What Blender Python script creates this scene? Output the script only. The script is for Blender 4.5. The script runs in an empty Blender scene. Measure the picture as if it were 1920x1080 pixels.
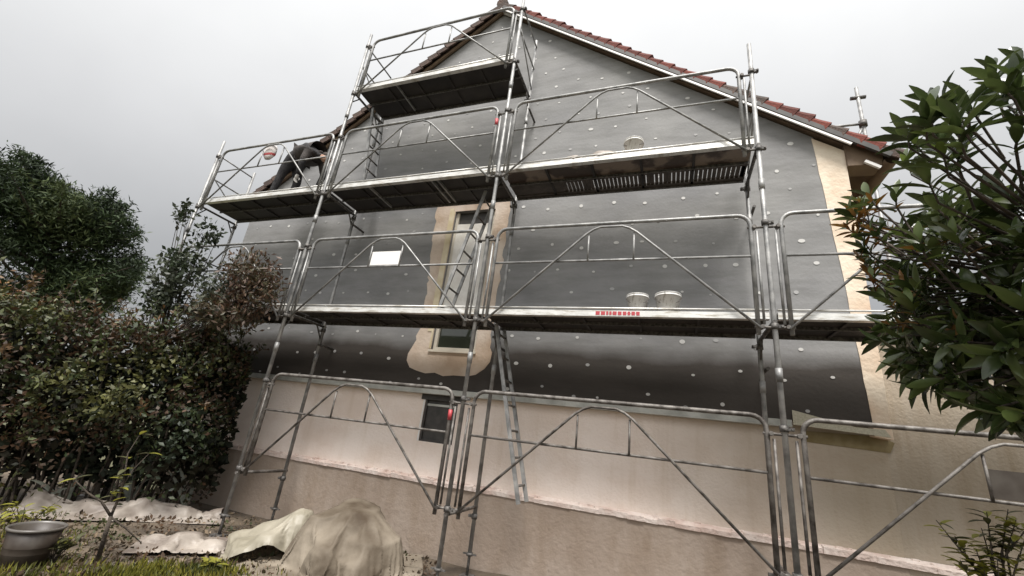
import bpy, math, random
import numpy as np
from mathutils import Vector, Matrix, noise
random.seed(7); RNG = np.random.default_rng(11)
S = bpy.context.scene
COL = S.collection

# ------------------------------------------------------------------ camera
CAM = np.array([2.1203, -4.3836, 0.6063])
RM = np.array([[0.9391291, 0.00499365, 0.34352816],
               [0.32333313, -0.35090149, -0.87881957],
               [0.11615602, 0.93639906, -0.33115641]])
FPX = 794.6
cam_data = bpy.data.cameras.new('camera')
cam_data.sensor_width = 36; cam_data.lens = FPX / 1920 * 36
cam_data.clip_start = 0.05; cam_data.clip_end = 2000
cam = bpy.data.objects.new('camera', cam_data); COL.objects.link(cam)
M4 = Matrix([list(RM[i]) + [CAM[i]] for i in range(3)] + [[0, 0, 0, 1]])
cam.matrix_world = M4
S.camera = cam

# ------------------------------------------------------------------ world, sun, exposure
SUN_DIR = Vector((0.15, -0.42, 0.89)).normalized()
SUN_EL = math.asin(SUN_DIR.z); SUN_AZ = math.atan2(SUN_DIR.x, SUN_DIR.y)
w = bpy.data.worlds.new('World'); S.world = w; w.use_nodes = True
nt = w.node_tree; nt.nodes.clear()
out = nt.nodes.new('ShaderNodeOutputWorld')
sky = nt.nodes.new('ShaderNodeTexSky'); sky.sky_type = 'NISHITA'; sky.sun_disc = False
sky.sun_elevation = SUN_EL; sky.sun_rotation = SUN_AZ; sky.dust_density = 4
bg1 = nt.nodes.new('ShaderNodeBackground'); bg1.inputs['Strength'].default_value = 0.05
nt.links.new(sky.outputs[0], bg1.inputs['Color'])
# cloud layer: an overcast deck, a little brighter towards the veiled sun, softly mottled
tc = nt.nodes.new('ShaderNodeTexCoord')
dot = nt.nodes.new('ShaderNodeVectorMath'); dot.operation = 'DOT_PRODUCT'
nt.links.new(tc.outputs['Generated'], dot.inputs[0]); dot.inputs[1].default_value = Vector((.05, -.33, .93)).normalized()
mr = nt.nodes.new('ShaderNodeMapRange')
mr.inputs['From Min'].default_value = -0.05; mr.inputs['From Max'].default_value = 1.0
mr.inputs['To Min'].default_value = 0.0; mr.inputs['To Max'].default_value = 1.0
nt.links.new(dot.outputs['Value'], mr.inputs['Value'])
nz = nt.nodes.new('ShaderNodeTexNoise'); nz.inputs['Scale'].default_value = 2.2; nz.inputs['Detail'].default_value = 5
nt.links.new(tc.outputs['Generated'], nz.inputs['Vector'])
ad = nt.nodes.new('ShaderNodeMath'); ad.operation = 'MULTIPLY_ADD'
nt.links.new(nz.outputs['Fac'], ad.inputs[0]); ad.inputs[1].default_value = 0.24
sb = nt.nodes.new('ShaderNodeMath'); sb.operation = 'SUBTRACT'; sb.inputs[1].default_value = 0.13
nt.links.new(mr.outputs[0], sb.inputs[0]); nt.links.new(sb.outputs[0], ad.inputs[2])
cr = nt.nodes.new('ShaderNodeValToRGB')
cr.color_ramp.elements[0].position = 0.0; cr.color_ramp.elements[0].color = (0.225, 0.225, 0.226, 1)
cr.color_ramp.elements[1].position = 1.0; cr.color_ramp.elements[1].color = (1.0, 1.0, 0.99, 1)
nt.links.new(ad.outputs[0], cr.inputs[0])
bg2 = nt.nodes.new('ShaderNodeBackground'); bg2.inputs['Strength'].default_value = 0.425
nt.links.new(cr.outputs[0], bg2.inputs['Color'])
mx = nt.nodes.new('ShaderNodeMixShader'); mx.inputs[0].default_value = 0.93
nt.links.new(bg1.outputs[0], mx.inputs[1]); nt.links.new(bg2.outputs[0], mx.inputs[2])
nt.links.new(mx.outputs[0], out.inputs['Surface'])

sd = bpy.data.lights.new('sun', 'SUN'); sd.energy = 1.5; sd.angle = math.radians(22); sd.color = (1, .97, .93)
so = bpy.data.objects.new('sun', sd); COL.objects.link(so)
so.rotation_euler = (-SUN_DIR).to_track_quat('-Z', 'Y').to_euler()
so.location = (0, 0, 15)

S.view_settings.view_transform = 'Standard'; S.view_settings.look = 'None'
S.view_settings.exposure = 1.95; S.view_settings.gamma = 1; S.view_settings.use_curve_mapping = False

# ------------------------------------------------------------------ helpers
def ray(u, v): return RM @ np.array([(u - 960) / FPX, (540 - v) / FPX, -1.0])
def onY(u, v, Y):
    d = ray(u, v); return CAM + d * (Y - CAM[1]) / d[1]
def onX(u, v, X):
    d = ray(u, v); return CAM + d * (X - CAM[0]) / d[0]
def onZ(u, v, Z):
    d = ray(u, v); return CAM + d * (Z - CAM[2]) / d[2]
def atd(u, v, dist):            # point at that distance from where the camera stands
    d = ray(u, v); return CAM + d / np.linalg.norm(d) * dist

class MB:
    def __init__(s): s.v = []; s.f = []; s.sm = []
    def add(s, vs, fs, smooth=False):
        n = len(s.v); s.v += [tuple(map(float, p)) for p in vs]
        s.f += [tuple(i + n for i in f) for f in fs]; s.sm += [smooth] * len(fs); return s
    def box(s, x0, x1, y0, y1, z0, z1):
        return s.add([(x, y, z) for x in (x0, x1) for y in (y0, y1) for z in (z0, z1)],
                     [(0, 1, 3, 2), (4, 6, 7, 5), (0, 4, 5, 1), (2, 3, 7, 6), (0, 2, 6, 4), (1, 5, 7, 3)])
    def beam(s, a, b, wy, wz, up=(0, 0, 1)):     # rectangular bar from a to b
        a = Vector(a); b = Vector(b); d = (b - a).normalized(); up = Vector(up)
        sd_ = d.cross(up).normalized(); u2 = sd_.cross(d).normalized()
        vs = [p + sd_ * wy * i + u2 * wz * j for p in (a, b) for i, j in ((-.5, -.5), (.5, -.5), (.5, .5), (-.5, .5))]
        return s.add(vs, [(0, 1, 2, 3), (7, 6, 5, 4), (0, 4, 5, 1), (1, 5, 6, 2), (2, 6, 7, 3), (3, 7, 4, 0)])
    def tube(s, pts, r, n=8, cap=True):
        pts = [Vector(p) for p in pts]; rs = r if isinstance(r, (list, tuple)) else [r] * len(pts)
        vs = []; ref = None
        for i, p in enumerate(pts):
            d = (pts[min(i + 1, len(pts) - 1)] - pts[max(i - 1, 0)]).normalized()
            if ref is None: ref = d.orthogonal().normalized()
            ref = (ref - d * ref.dot(d)).normalized(); b = d.cross(ref)
            for k in range(n):
                a = 2 * math.pi * k / n
                vs.append(p + (ref * math.cos(a) + b * math.sin(a)) * rs[i])
        fs = [(i * n + k, i * n + (k + 1) % n, (i + 1) * n + (k + 1) % n, (i + 1) * n + k)
              for i in range(len(pts) - 1) for k in range(n)]
        s.add(vs, fs, True)
        if cap:
            m = len(s.v) - len(vs)
            s.f.append(tuple(m + k for k in range(n))[::-1]); s.sm.append(False)
            s.f.append(tuple(m + (len(pts) - 1) * n + k for k in range(n))); s.sm.append(False)
        return s
    def lathe(s, c, prof, n=20, jit=0):
        vs = [(c[0] + r * math.cos(2 * math.pi * k / n), c[1] + r * math.sin(2 * math.pi * k / n), c[2] + z) for r, z in prof for k in range(n)]
        fs = [(i * n + k, i * n + (k + 1) % n, (i + 1) * n + (k + 1) % n, (i + 1) * n + k) for i in range(len(prof) - 1) for k in range(n)]
        return s.add(vs, fs, True)
    def prism(s, poly, y0, y1):                    # polygon in XZ, extruded along Y
        n = len(poly)
        vs = [(x, y0, z) for x, z in poly] + [(x, y1, z) for x, z in poly]
        return s.add(vs, [tuple(range(n))[::-1], tuple(range(n, 2 * n))] + [(i, (i + 1) % n, (i + 1) % n + n, i + n) for i in range(n)])
    def mesh(s, name, mat):
        me = bpy.data.meshes.new(name); me.from_pydata(s.v, [], s.f); me.materials.append(mat)
        me.polygons.foreach_set('use_smooth', s.sm); me.update(); return me
    def build(s, name, mat, parent=None, **k): return mk(name, s.mesh(name, mat), parent, **k)

def mk(name, me, parent=None, loc=None, **k):
    o = bpy.data.objects.new(name, me); COL.objects.link(o)
    if parent is not None: o.parent = parent
    if loc is not None: o.location = loc
    for a, b in k.items(): o[a] = b
    return o
def thing(name, label, cat, loc=(0, 0, 0), group=None):
    o = bpy.data.objects.new(name, None); COL.objects.link(o); o.empty_display_size = .2
    o['label'] = label; o['category'] = cat
    if group: o['group'] = group
    o.location = loc; bpy.context.view_layer.update()
    return o
def under(o, parent):                               # parent keeping world coordinates of the mesh
    o.parent = parent
    o.matrix_parent_inverse = Matrix.Translation(-Vector(parent.location)); return o

def mat(name, col, rough=.7, metal=0, col2=None, scale=8, bump=0, bscale=60, detail=5, spec=.5, attr=None, trans=0, ramp=(.35, .65), rnd=0):
    m = bpy.data.materials.new(name); m.use_nodes = True; n = m.node_tree; b = n.nodes['Principled BSDF']
    b.inputs['Roughness'].default_value = rough; b.inputs['Metallic'].default_value = metal
    b.inputs['Specular IOR Level'].default_value = spec
    tcn = n.nodes.new('ShaderNodeTexCoord'); src = None
    if attr:
        a = n.nodes.new('ShaderNodeAttribute'); a.attribute_name = attr; src = a.outputs['Color']
    elif col2:
        t = n.nodes.new('ShaderNodeTexNoise'); t.inputs['Scale'].default_value = scale; t.inputs['Detail'].default_value = detail
        n.links.new(tcn.outputs['Object'], t.inputs['Vector'])
        r = n.nodes.new('ShaderNodeValToRGB'); r.color_ramp.elements[0].position = ramp[0]; r.color_ramp.elements[1].position = ramp[1]
        r.color_ramp.elements[0].color = (*col, 1); r.color_ramp.elements[1].color = (*col2, 1)
        n.links.new(t.outputs['Fac'], r.inputs[0]); src = r.outputs[0]
    if rnd:
        oi = n.nodes.new('ShaderNodeObjectInfo'); hs = n.nodes.new('ShaderNodeHueSaturation')
        mm = n.nodes.new('ShaderNodeMapRange'); mm.inputs['To Min'].default_value = 1 - rnd; mm.inputs['To Max'].default_value = 1 + rnd
        n.links.new(oi.outputs['Random'], mm.inputs['Value']); n.links.new(mm.outputs[0], hs.inputs['Value'])
        if src is not None: n.links.new(src, hs.inputs['Color'])
        else: hs.inputs['Color'].default_value = (*col, 1)
        src = hs.outputs[0]
    if src is not None: n.links.new(src, b.inputs['Base Color'])
    else: b.inputs['Base Color'].default_value = (*col, 1)
    if bump:
        t2 = n.nodes.new('ShaderNodeTexNoise'); t2.inputs['Scale'].default_value = bscale; t2.inputs['Detail'].default_value = 6
        n.links.new(tcn.outputs['Object'], t2.inputs['Vector'])
        bp = n.nodes.new('ShaderNodeBump'); bp.inputs['Strength'].default_value = bump; bp.inputs['Distance'].default_value = .02
        n.links.new(t2.outputs['Fac'], bp.inputs['Height']); n.links.new(bp.outputs[0], b.inputs['Normal'])
    if trans:
        o = n.nodes['Material Output']; tr = n.nodes.new('ShaderNodeBsdfTranslucent'); ms = n.nodes.new('ShaderNodeMixShader')
        ms.inputs[0].default_value = trans
        if src is not None: n.links.new(src, tr.inputs['Color'])
        else: tr.inputs['Color'].default_value = (*col, 1)
        n.links.new(b.outputs[0], ms.inputs[1]); n.links.new(tr.outputs[0], ms.inputs[2]); n.links.new(ms.outputs[0], o.inputs['Surface'])
    return m

G = {}
G['steel'] = mat('galvanised_steel', (.17, .17, .168), .5, .35, (.36, .355, .345), 9, .15, 90)
G['steel_dark'] = mat('dark_steel', (.055, .047, .040), .6, .3, (.20, .185, .17), 14, .2, 80)
G['coupler'] = mat('coupler_iron', (.05, .047, .044), .6, .4, (.16, .15, .14), 30, .2, 80)
G['alu'] = mat('aluminium_edge', (.62, .61, .58), .4, .45, (.80, .79, .76), 6, .08, 60)
G['ply'] = mat('dark_plywood', (.016, .013, .012), .7, 0, (.036, .030, .026), 3, .2, 40)
G['ply_stain'] = mat('wet_stained_plywood', (.05, .032, .022), .5, 0, (.20, .155, .12), 2.6, .2, 30, ramp=(.47, .53))
G['grating'] = mat('rusty_grating', (.045, .036, .03), .7, .2, (.085, .07, .06), 12)
G['red'] = mat('red_sticker', (.42, .05, .06), .5)
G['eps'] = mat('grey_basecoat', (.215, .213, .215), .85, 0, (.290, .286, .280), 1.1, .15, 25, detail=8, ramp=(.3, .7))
def dark_foot_band(m):  # basecoat colour darker towards the foot, upper edge broken by noise
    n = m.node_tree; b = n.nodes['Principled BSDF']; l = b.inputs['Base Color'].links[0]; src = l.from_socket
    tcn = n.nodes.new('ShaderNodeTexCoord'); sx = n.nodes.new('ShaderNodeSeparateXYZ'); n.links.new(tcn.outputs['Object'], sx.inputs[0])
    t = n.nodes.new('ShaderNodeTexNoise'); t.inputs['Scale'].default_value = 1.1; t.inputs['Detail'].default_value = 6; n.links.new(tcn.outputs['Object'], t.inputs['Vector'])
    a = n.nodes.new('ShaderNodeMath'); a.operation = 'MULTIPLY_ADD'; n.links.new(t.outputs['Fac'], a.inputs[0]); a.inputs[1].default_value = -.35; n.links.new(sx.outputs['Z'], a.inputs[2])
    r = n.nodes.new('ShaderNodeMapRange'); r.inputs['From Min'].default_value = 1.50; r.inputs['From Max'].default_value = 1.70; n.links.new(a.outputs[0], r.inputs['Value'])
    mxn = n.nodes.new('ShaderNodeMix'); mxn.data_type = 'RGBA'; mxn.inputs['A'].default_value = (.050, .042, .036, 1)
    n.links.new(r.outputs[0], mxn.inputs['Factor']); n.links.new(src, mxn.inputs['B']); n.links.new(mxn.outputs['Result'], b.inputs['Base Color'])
dark_foot_band(G['eps'])
def tan_side(m, x0, x1, c):
    n = m.node_tree; b = n.nodes['Principled BSDF']; src = b.inputs['Base Color'].links[0].from_socket
    tcn = n.nodes.new('ShaderNodeTexCoord'); sx = n.nodes.new('ShaderNodeSeparateXYZ'); n.links.new(tcn.outputs['Object'], sx.inputs[0])
    t = n.nodes.new('ShaderNodeTexNoise'); t.inputs['Scale'].default_value = .8; t.inputs['Detail'].default_value = 7; n.links.new(tcn.outputs['Object'], t.inputs['Vector'])
    a = n.nodes.new('ShaderNodeMath'); a.operation = 'MULTIPLY_ADD'; n.links.new(t.outputs['Fac'], a.inputs[0]); a.inputs[1].default_value = 1.4; n.links.new(sx.outputs['X'], a.inputs[2])
    r = n.nodes.new('ShaderNodeMapRange'); r.inputs['From Min'].default_value = x0 + .7; r.inputs['From Max'].default_value = x1 + .7; n.links.new(a.outputs[0], r.inputs['Value'])
    mxn = n.nodes.new('ShaderNodeMix'); mxn.data_type = 'RGBA'; mxn.inputs['B'].default_value = (*c, 1)
    n.links.new(r.outputs[0], mxn.inputs['Factor']); n.links.new(src, mxn.inputs['A']); n.links.new(mxn.outputs['Result'], b.inputs['Base Color'])
def streaks(m, dark, sx_, sz_, lo=.45, hi=.75):
    '''runs and trowel marks: noise stretched along one axis, multiplied into the colour'''
    n = m.node_tree; b = n.nodes['Principled BSDF']; lk = b.inputs['Base Color'].links
    if lk: src = lk[0].from_socket
    else: rg_ = n.nodes.new('ShaderNodeRGB'); rg_.outputs[0].default_value = b.inputs['Base Color'].default_value; src = rg_.outputs[0]
    tcn = n.nodes.new('ShaderNodeTexCoord'); mp = n.nodes.new('ShaderNodeMapping'); mp.inputs['Scale'].default_value = (sx_, 1, sz_); n.links.new(tcn.outputs['Object'], mp.inputs[0])
    t = n.nodes.new('ShaderNodeTexNoise'); t.inputs['Scale'].default_value = 1; t.inputs['Detail'].default_value = 7; t.inputs['Roughness'].default_value = .65; n.links.new(mp.outputs[0], t.inputs['Vector'])
    r = n.nodes.new('ShaderNodeMapRange'); r.inputs['From Min'].default_value = lo; r.inputs['From Max'].default_value = hi; n.links.new(t.outputs['Fac'], r.inputs['Value'])
    r.inputs['To Min'].default_value = 0; r.inputs['To Max'].default_value = 1
    mxn = n.nodes.new('ShaderNodeMix'); mxn.data_type = 'RGBA'; mxn.blend_type = 'MULTIPLY'; mxn.inputs['B'].default_value = (*dark, 1)
    n.links.new(r.outputs[0], mxn.inputs['Factor']); n.links.new(src, mxn.inputs['A']); n.links.new(mxn.outputs['Result'], b.inputs['Base Color'])
streaks(G['eps'], (.80, .80, .79), 1.2, 6, .42, .62)
G['tan'] = mat('tan_render', (.33, .28, .215), .9, 0, (.44, .375, .30), .9, .35, 35, detail=8)
G['cap'] = mat('white_anchor', (.55, .54, .52), .7)
G['cap2'] = mat('smeared_anchor', (.37, .365, .36), .8)
G['beige'] = mat('beige_render', (.84, .72, .645), .9, 0, (.90, .80, .73), .9, .35, 35, detail=8, ramp=(.3, .7))
G['base'] = mat('basement_render', (.31, .245, .195), .9, 0, (.39, .32, .265), 1.1, .5, 22, detail=8)
G['ledge'] = mat('crumbling_ledge', (.62, .48, .42), .95, 0, (.82, .72, .66), 5, .9, 30, detail=8)
G['mortar'] = mat('ochre_mortar', (.47, .35, .255), .9, 0, (.68, .58, .49), 2.2, .4, 20, detail=7)
G['corner'] = mat('corner_mortar', (.62, .46, .33), .9, 0, (.78, .68, .55), 2.2, .4, 20)
G['yellow'] = mat('yellow_foam', (.58, .48, .30), .8, 0, (.70, .62, .46), 5)
G['white'] = mat('white_trim', (.78, .76, .74), .45)
G['wframe'] = mat('window_frame', (.66, .60, .50), .5)
G['film'] = mat('plastic_film', (.72, .68, .62), .35, 0, (.85, .82, .77), 5, .6, 9)
G['glass'] = mat('dark_glass', (.03, .035, .025), .08, spec=.8)
G['dark'] = mat('dark_shutter', (.035, .032, .03), .6, 0, (.06, .055, .05), 10)
G['rail'] = mat('start_rail', (.33, .33, .30), .5, .2, (.50, .50, .46), 5, .2, 30)
G['tile'] = mat('red_tile', (.080, .018, .012), .9, 0, (.145, .034, .022), 6, .5, 30, rnd=.3)
G['moss_shade_tile'] = mat('mossy_shaded_tile', (.045, .035, .028), .85, 0, (.09, .055, .042), 9, .7, 30, rnd=.25)  # moss on the right verge; backlit shade put into the colour on the left
G['brown'] = mat('brown_soffit', (.13, .085, .055), .7, 0, (.20, .14, .09), 4)
G['soil'] = mat('soil', (.045, .034, .024), .95, 0, (.13, .10, .07), 2.5, .9, 18, detail=9)
G['bucket'] = mat('white_bucket', (.80, .79, .77), .4)
G['bucketin'] = mat('bucket_paste', (.42, .41, .39), .8)
G['tarp'] = mat('dirty_tarp', (.050, .034, .020), .7, 0, (.24, .205, .16), 1.6, .4, 14, detail=6, spec=.25)
G['cream'] = mat('cream_sheet', (.24, .215, .16), .5, 0, (.38, .345, .275), 3, .3, 14, trans=.15)
G['pink'] = mat('pale_sheet', (.15, .12, .10), .55, 0, (.33, .29, .25), 3.2, .3, 12)
G['pot'] = mat('dark_plastic', (.022, .013, .008), .5, 0, (.06, .05, .04), 5)
G['rim'] = mat('grey_plastic_rim', (.11, .10, .09), .35)
G['bark'] = mat('bark', (.03, .023, .017), .9, 0, (.075, .058, .043), 12, .8, 40)
G['leafs'] = mat('leaf_mix', (.1, .1, .05), .55, attr='Col', trans=.22, spec=.55)
G['needle'] = mat('needle_mix', (.1, .1, .05), .7, attr='Col', trans=.15, spec=.3)
G['laurel'] = mat('laurel_leaf', (.028, .045, .014), .24, 0, (.062, .086, .026), 5, trans=.2, rnd=.5, spec=.6)
G['cloth_d'] = mat('dark_workwear', (.030, .026, .028), .9, 0, (.055, .048, .050), 14, .5, 60)
G['trouser'] = mat('black_trousers', (.020, .019, .021), .9, 0, (.04, .038, .04), 14, .5, 60)
G['skin'] = mat('skin', (.42, .25, .18), .6)
G['hair'] = mat('dark_hair', (.03, .02, .015), .8)
G['glove'] = mat('pale_gloves', (.55, .53, .50), .8)
#G['pinkcloth'] = mat('pink_cloth', (.62, .50, .50), .8, 0, (.74, .64, .64), 6, trans=.35)

tan_side(G['beige'], 1.4, 4.0, (.38, .32, .245))

streaks(G['beige'], (.88, .85, .80), 6, .5, .52, .78); streaks(G['beige'], (.92, .89, .86), 1.1, 1.6, .45, .6); streaks(G['base'], (.76, .71, .64), 3.2, 1.1, .45, .75)
streaks(G['bucket'], (.62, .60, .57), 22, 9, .52, .6); streaks(G['alu'], (.62, .58, .52), 5, 40, .5, .62)
streaks(G['tan'], (.84, .80, .74), 6, .5, .48, .7)

# ------------------------------------------------------------------ ground
GZ = -0.9
def ground_h(x, y):
    return GZ + .05 * noise.noise(Vector((x * .9, y * .9, 0))) + .02 * noise.noise(Vector((x * 4, y * 4, 3)))
mb = MB(); N = 90
xs = np.linspace(-9, 9, N); ys = np.linspace(-9, 1.04, N)
vs = [(x, y, ground_h(x, y)) for x in xs for y in ys]
fs = [(i * N + j, (i + 1) * N + j, (i + 1) * N + j + 1, i * N + j + 1) for i in range(N - 1) for j in range(N - 1)]
mb.add(vs, fs, True); mb.build('garden_soil', G['soil'], kind='structure')
mb = MB(); mb.add([(-900, -900, GZ - .12), (900, -900, GZ - .12), (900, 900, GZ - .12), (-900, 900, GZ - .12)], [(0, 1, 2, 3)])
G['field'] = mat('field', (.05, .06, .025), .95, 0, (.10, .09, .05), .5)
mb.build('ground', G['field'], kind='structure')

# ------------------------------------------------------------------ house
XL, XR, AX, AZ, SL = -5.85, 4.18, -0.87, 8.36, 0.77
def roofz(x): return AZ - SL * abs(x - AX)
house = thing('house', 'gabled house with grey insulated end wall, red tiled verge and beige basement', 'house', (AX, 1, GZ))
def H(mb, name, m, **k): return under(mb.build(name, m, **k), house)
WY = 1.0                     # face of the insulation
WX0, WX1, WZ0, WZ1 = -1.13, -0.42, 1.68, 3.98     # tall window
def jag(a, b, n, amp, seed):                      # uneven straight edge a->b
    r = random.Random(seed); o = []
    for i in range(n):
        t = i / n
        o.append((a[0] + (b[0] - a[0]) * t + r.uniform(-amp, amp) * (i > 0), a[1] + (b[1] - a[1]) * t + r.uniform(-amp, amp) * (i > 0)))
    return o
ZB = 1.13
mb = MB()
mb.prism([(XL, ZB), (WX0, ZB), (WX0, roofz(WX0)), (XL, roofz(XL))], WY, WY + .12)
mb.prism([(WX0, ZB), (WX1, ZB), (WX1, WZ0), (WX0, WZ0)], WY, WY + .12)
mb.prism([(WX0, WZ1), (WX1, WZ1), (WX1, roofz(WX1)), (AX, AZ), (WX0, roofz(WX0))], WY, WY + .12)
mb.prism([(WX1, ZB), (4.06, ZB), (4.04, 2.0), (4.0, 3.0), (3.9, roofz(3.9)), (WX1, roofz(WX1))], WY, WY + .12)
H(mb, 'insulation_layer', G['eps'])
mb = MB()
mb.prism([(XL, -.03), (-1.14, -.03), (-1.14, ZB + .4), (XL, ZB + .4)], WY + .125, WY + .4)
mb.prism([(-1.14, -.03), (-.62, -.03), (-.62, .42), (-1.14, .42)], WY + .125, WY + .4)
mb.prism([(-1.14, 1.04), (-.62, 1.04), (-.62, ZB + .4), (-1.14, ZB + .4)], WY + .125, WY + .4)
mb.prism([(-.62, -.03), (XR, -.03), (XR, ZB + .4), (-.62, ZB + .4)], WY + .125, WY + .4)
H(mb, 'beige_wall', G['beige'])
mb = MB(); mb.prism([(XL, GZ - .3), (XR, GZ - .3), (XR, -.06), (XL, -.06)], WY + .07, WY + .4)
H(mb, 'basement_wall', G['base'])
# crumbling ledge between the two, built in uneven lengths
mb = MB(); x = XL; r = random.Random(4)
while x < 9:
    L = r.uniform(.10, .28); e = r.uniform(-.008, .012); z = r.uniform(-.012, .012)
    x2 = min(x + L, 9)
    mb.add([(x, 1.05 - e, -.085), (x2, 1.05 - e, -.085 + z * .5), (x2, 1.045 - e, -.035 + z), (x, 1.045 - e, -.035 + z),
            (x, 1.13, -.085), (x2, 1.13, -.085), (x2, 1.13, -.012), (x, 1.13, -.012)],
           [(0, 1, 2, 3), (3, 2, 6, 7), (0, 4, 5, 1), (0, 3, 7, 4), (1, 5, 6, 2)]); x = x2
H(mb, 'wall_ledge', G['ledge'])
# lumps of old render left on the ledge
mb = MB()
for i in range(150):
    x = r.uniform(XL, 8.5); s_ = r.uniform(.008, .022); y = r.uniform(1.05, 1.12)
    mb.box(x, x + s_ * r.uniform(1, 3), y, y + s_, -.035, -.02 + s_ * .8)
H(mb, 'render_crumbs', G['ledge'], kind='stuff')
# side and back walls
mb = MB()
mb.box(XL + .01, XL + .3, WY + .41, 11, GZ - .3, roofz(XL) - .02); mb.box(XR - .3, XR - .01, WY + .41, 11, GZ - .3, roofz(XR) - .02)
mb.prism([(XL + .31, 1.55), (XR - .31, 1.55), (XR - .31, roofz(XR) - .02), (AX, AZ - .25), (XL + .31, roofz(XL) - .02)], WY + .7, WY + .8)
H(mb, 'side_wall', G['beige'])
# annex wall to the right, set slightly back
mb = MB(); mb.box(XR + .004, 9, WY + .135, WY + .4, -.03, 2.1)
mb.box(XR + .004, 9, WY + .078, WY + .4, GZ - .3, -.075)
H(mb, 'annex_wall', G['tan'])
mb = MB(); mb.box(XR + .006, 9.1, WY + .08, WY + .6, 2.1, 2.19); H(mb, 'annex_coping', G['base'])
# starter rail at the foot of the insulation
mb = MB()
for a, b in ((XL, -1.6), (-1.598, .9), (.902, 3.35)):
    mb.box(a, b, WY - .012, WY + .12, ZB - .075, ZB - .003)
H(mb, 'starter_rail', G['rail'])
mb = MB()
mb.prism([(3.36, ZB + .1), (3.9, ZB - .02), (4.14, ZB - .02), (4.18, ZB - .09), (3.36, ZB - .05)], WY - .014, WY - .008)
H(mb, 'mesh_flap', mat('scrim_mesh', (.40, .37, .28), .9, 0, (.50, .47, .37), 60))
mb = MB(); mb.prism([(3.45, .93), (4.2, .90), (4.25, 1.0), (4.16, 1.05), (3.5, 1.04)], WY + .118, WY + .1235)
H(mb, 'mortar_smear', mat('damp_smear', (.16, .12, .05), .9, 0, (.26, .21, .12), 5))
# corner strip in beige mortar, with a soft wavy inner edge
pts = [(4.2, 1.02)] + jag((4.2, 1.02), (4.2, roofz(4.2) - .02), 8, .006, 3) + [(4.2, roofz(4.2) - .02), (3.88, roofz(3.88) - .03)] + \
      jag((3.88, roofz(3.88) - .05), (4.0, 2.6), 12, .004, 5) + jag((4.0, 2.6), (4.05, 1.08), 12, .005, 6) + [(4.05, 1.04)]
mb = MB(); mb.prism(pts[1:], WY - .007, WY + .12); H(mb, 'corner_strip', G['corner'])
# mortar patch round the tall window
def arcpatch():
    L = jag((-1.50, 4.05), (-1.36, 2.2), 26, .022, 8) + jag((-1.36, 2.2), (-1.42, 1.75), 7, .02, 9)
    L += [(-1.50, 1.60), (-1.50, 1.50), (-1.43, 1.40), (-1.30, 1.36), (-1.15, 1.33), (-1.0, 1.35), (-.86, 1.31), (-.7, 1.33), (-.5, 1.33), (-.36, 1.36), (-.24, 1.45), (-.17, 1.55), (-.16, 1.68)]
    Rr = jag((-.2, 1.75), (-.18, 4.0), 24, .022, 12)
    T = [(-.2, 4.15), (-.35, 4.24), (-1.3, 4.24), (-1.48, 4.15)]
    return L, Rr, T
L, Rr, T = arcpatch()
mb = MB()
def ringfill(mb, outer, cx, cz):        # join outer outline to the window's rectangle
    n = len(outer); inner = []
    for (x, z) in outer:
        inner.append((min(max(x, WX0 + .002), WX1 - .002) if not (WX0 < x < WX1) else x, min(max(z, WZ0), WZ1)))
    vs = [(x, WY - .006, z) for x, z in outer] + [(x, WY - .006, z) for x, z in inner] + [(x, WY + .01, z) for x, z in outer]
    fs = []
    for i in range(n):
        j = (i + 1) % n; fs.append((i, n + i, n + j, j)); fs.append((i, j, 2 * n + j, 2 * n + i))
    mb.add(vs, fs)
out_ = L + Rr + T
# make sure the window's corners are reached
outer2 = []
for p in out_:
    outer2.append(p)
ringfill(mb, outer2, 0, 0)
H(mb, 'mortar_patch', G['mortar'])
# window: recessed frame, film-covered upper pane, dark lower pane, dark box on top
win = H(MB().box(WX0 - .005, WX0 + .05, WY + .05, WY + .13, WZ0, WZ1).box(WX1 - .05, WX1 + .005, WY + .05, WY + .13, WZ0, WZ1)
        .box(WX0 + .05, WX1 - .05, WY + .05, WY + .13, WZ0, WZ0 + .05).box(WX0 + .05, WX1 - .05, WY + .05, WY + .13, 2.12, 2.18), 'window', G['wframe'])
def sub(mb, name, m, par, **k):
    o = mb.build(name, m, **k); o.parent = par; return o
def subW(mb, name, m, par, **k):      # child of a house part, keeps coordinates
    o = mb.build(name, m, **k); o.parent = par; return o
subW(MB().box(WX0 + .05, WX1 - .05, WY + .09, WY + .10, WZ0 + .05, 2.12), 'pane', G['glass'], win)
mb = MB(); nx, nz_ = 10, 26; vs = []
for i in range(nx):
    for j in range(nz_):
        x = WX0 + .05 + (WX1 - WX0 - .1) * i / (nx - 1); z = 2.18 + (WZ1 - .22 - 2.18) * j / (nz_ - 1)
        vs.append((x, WY + .045 + .02 * noise.noise(Vector((x * 7, z * 5, 1))), z))
mb.add(vs, [(i * nz_ + j, (i + 1) * nz_ + j, (i + 1) * nz_ + j + 1, i * nz_ + j + 1) for i in range(nx - 1) for j in range(nz_ - 1)], True)
subW(mb, 'plastic_film', G['film'], win)
subW(MB().box(WX0 + .05, WX1 - .05, WY + .08, WY + .12, WZ1 - .22, WZ1), 'shutter_box', G['dark'], win)
H(MB().box(WX0 - .10, WX0 - .03, WY - .016, WY - .007, 1.95, WZ1 + .05).box(WX0 - .03, WX0 - .005, WY - .02, WY + .12, 1.70, WZ1), 'foam_strip', G['yellow'])
H(MB().box(WX0 - .03, WX1 + .02, WY - .03, WY + .08, WZ0 - .035, WZ0 - .002), 'window_sill', G['wframe'])
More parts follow.
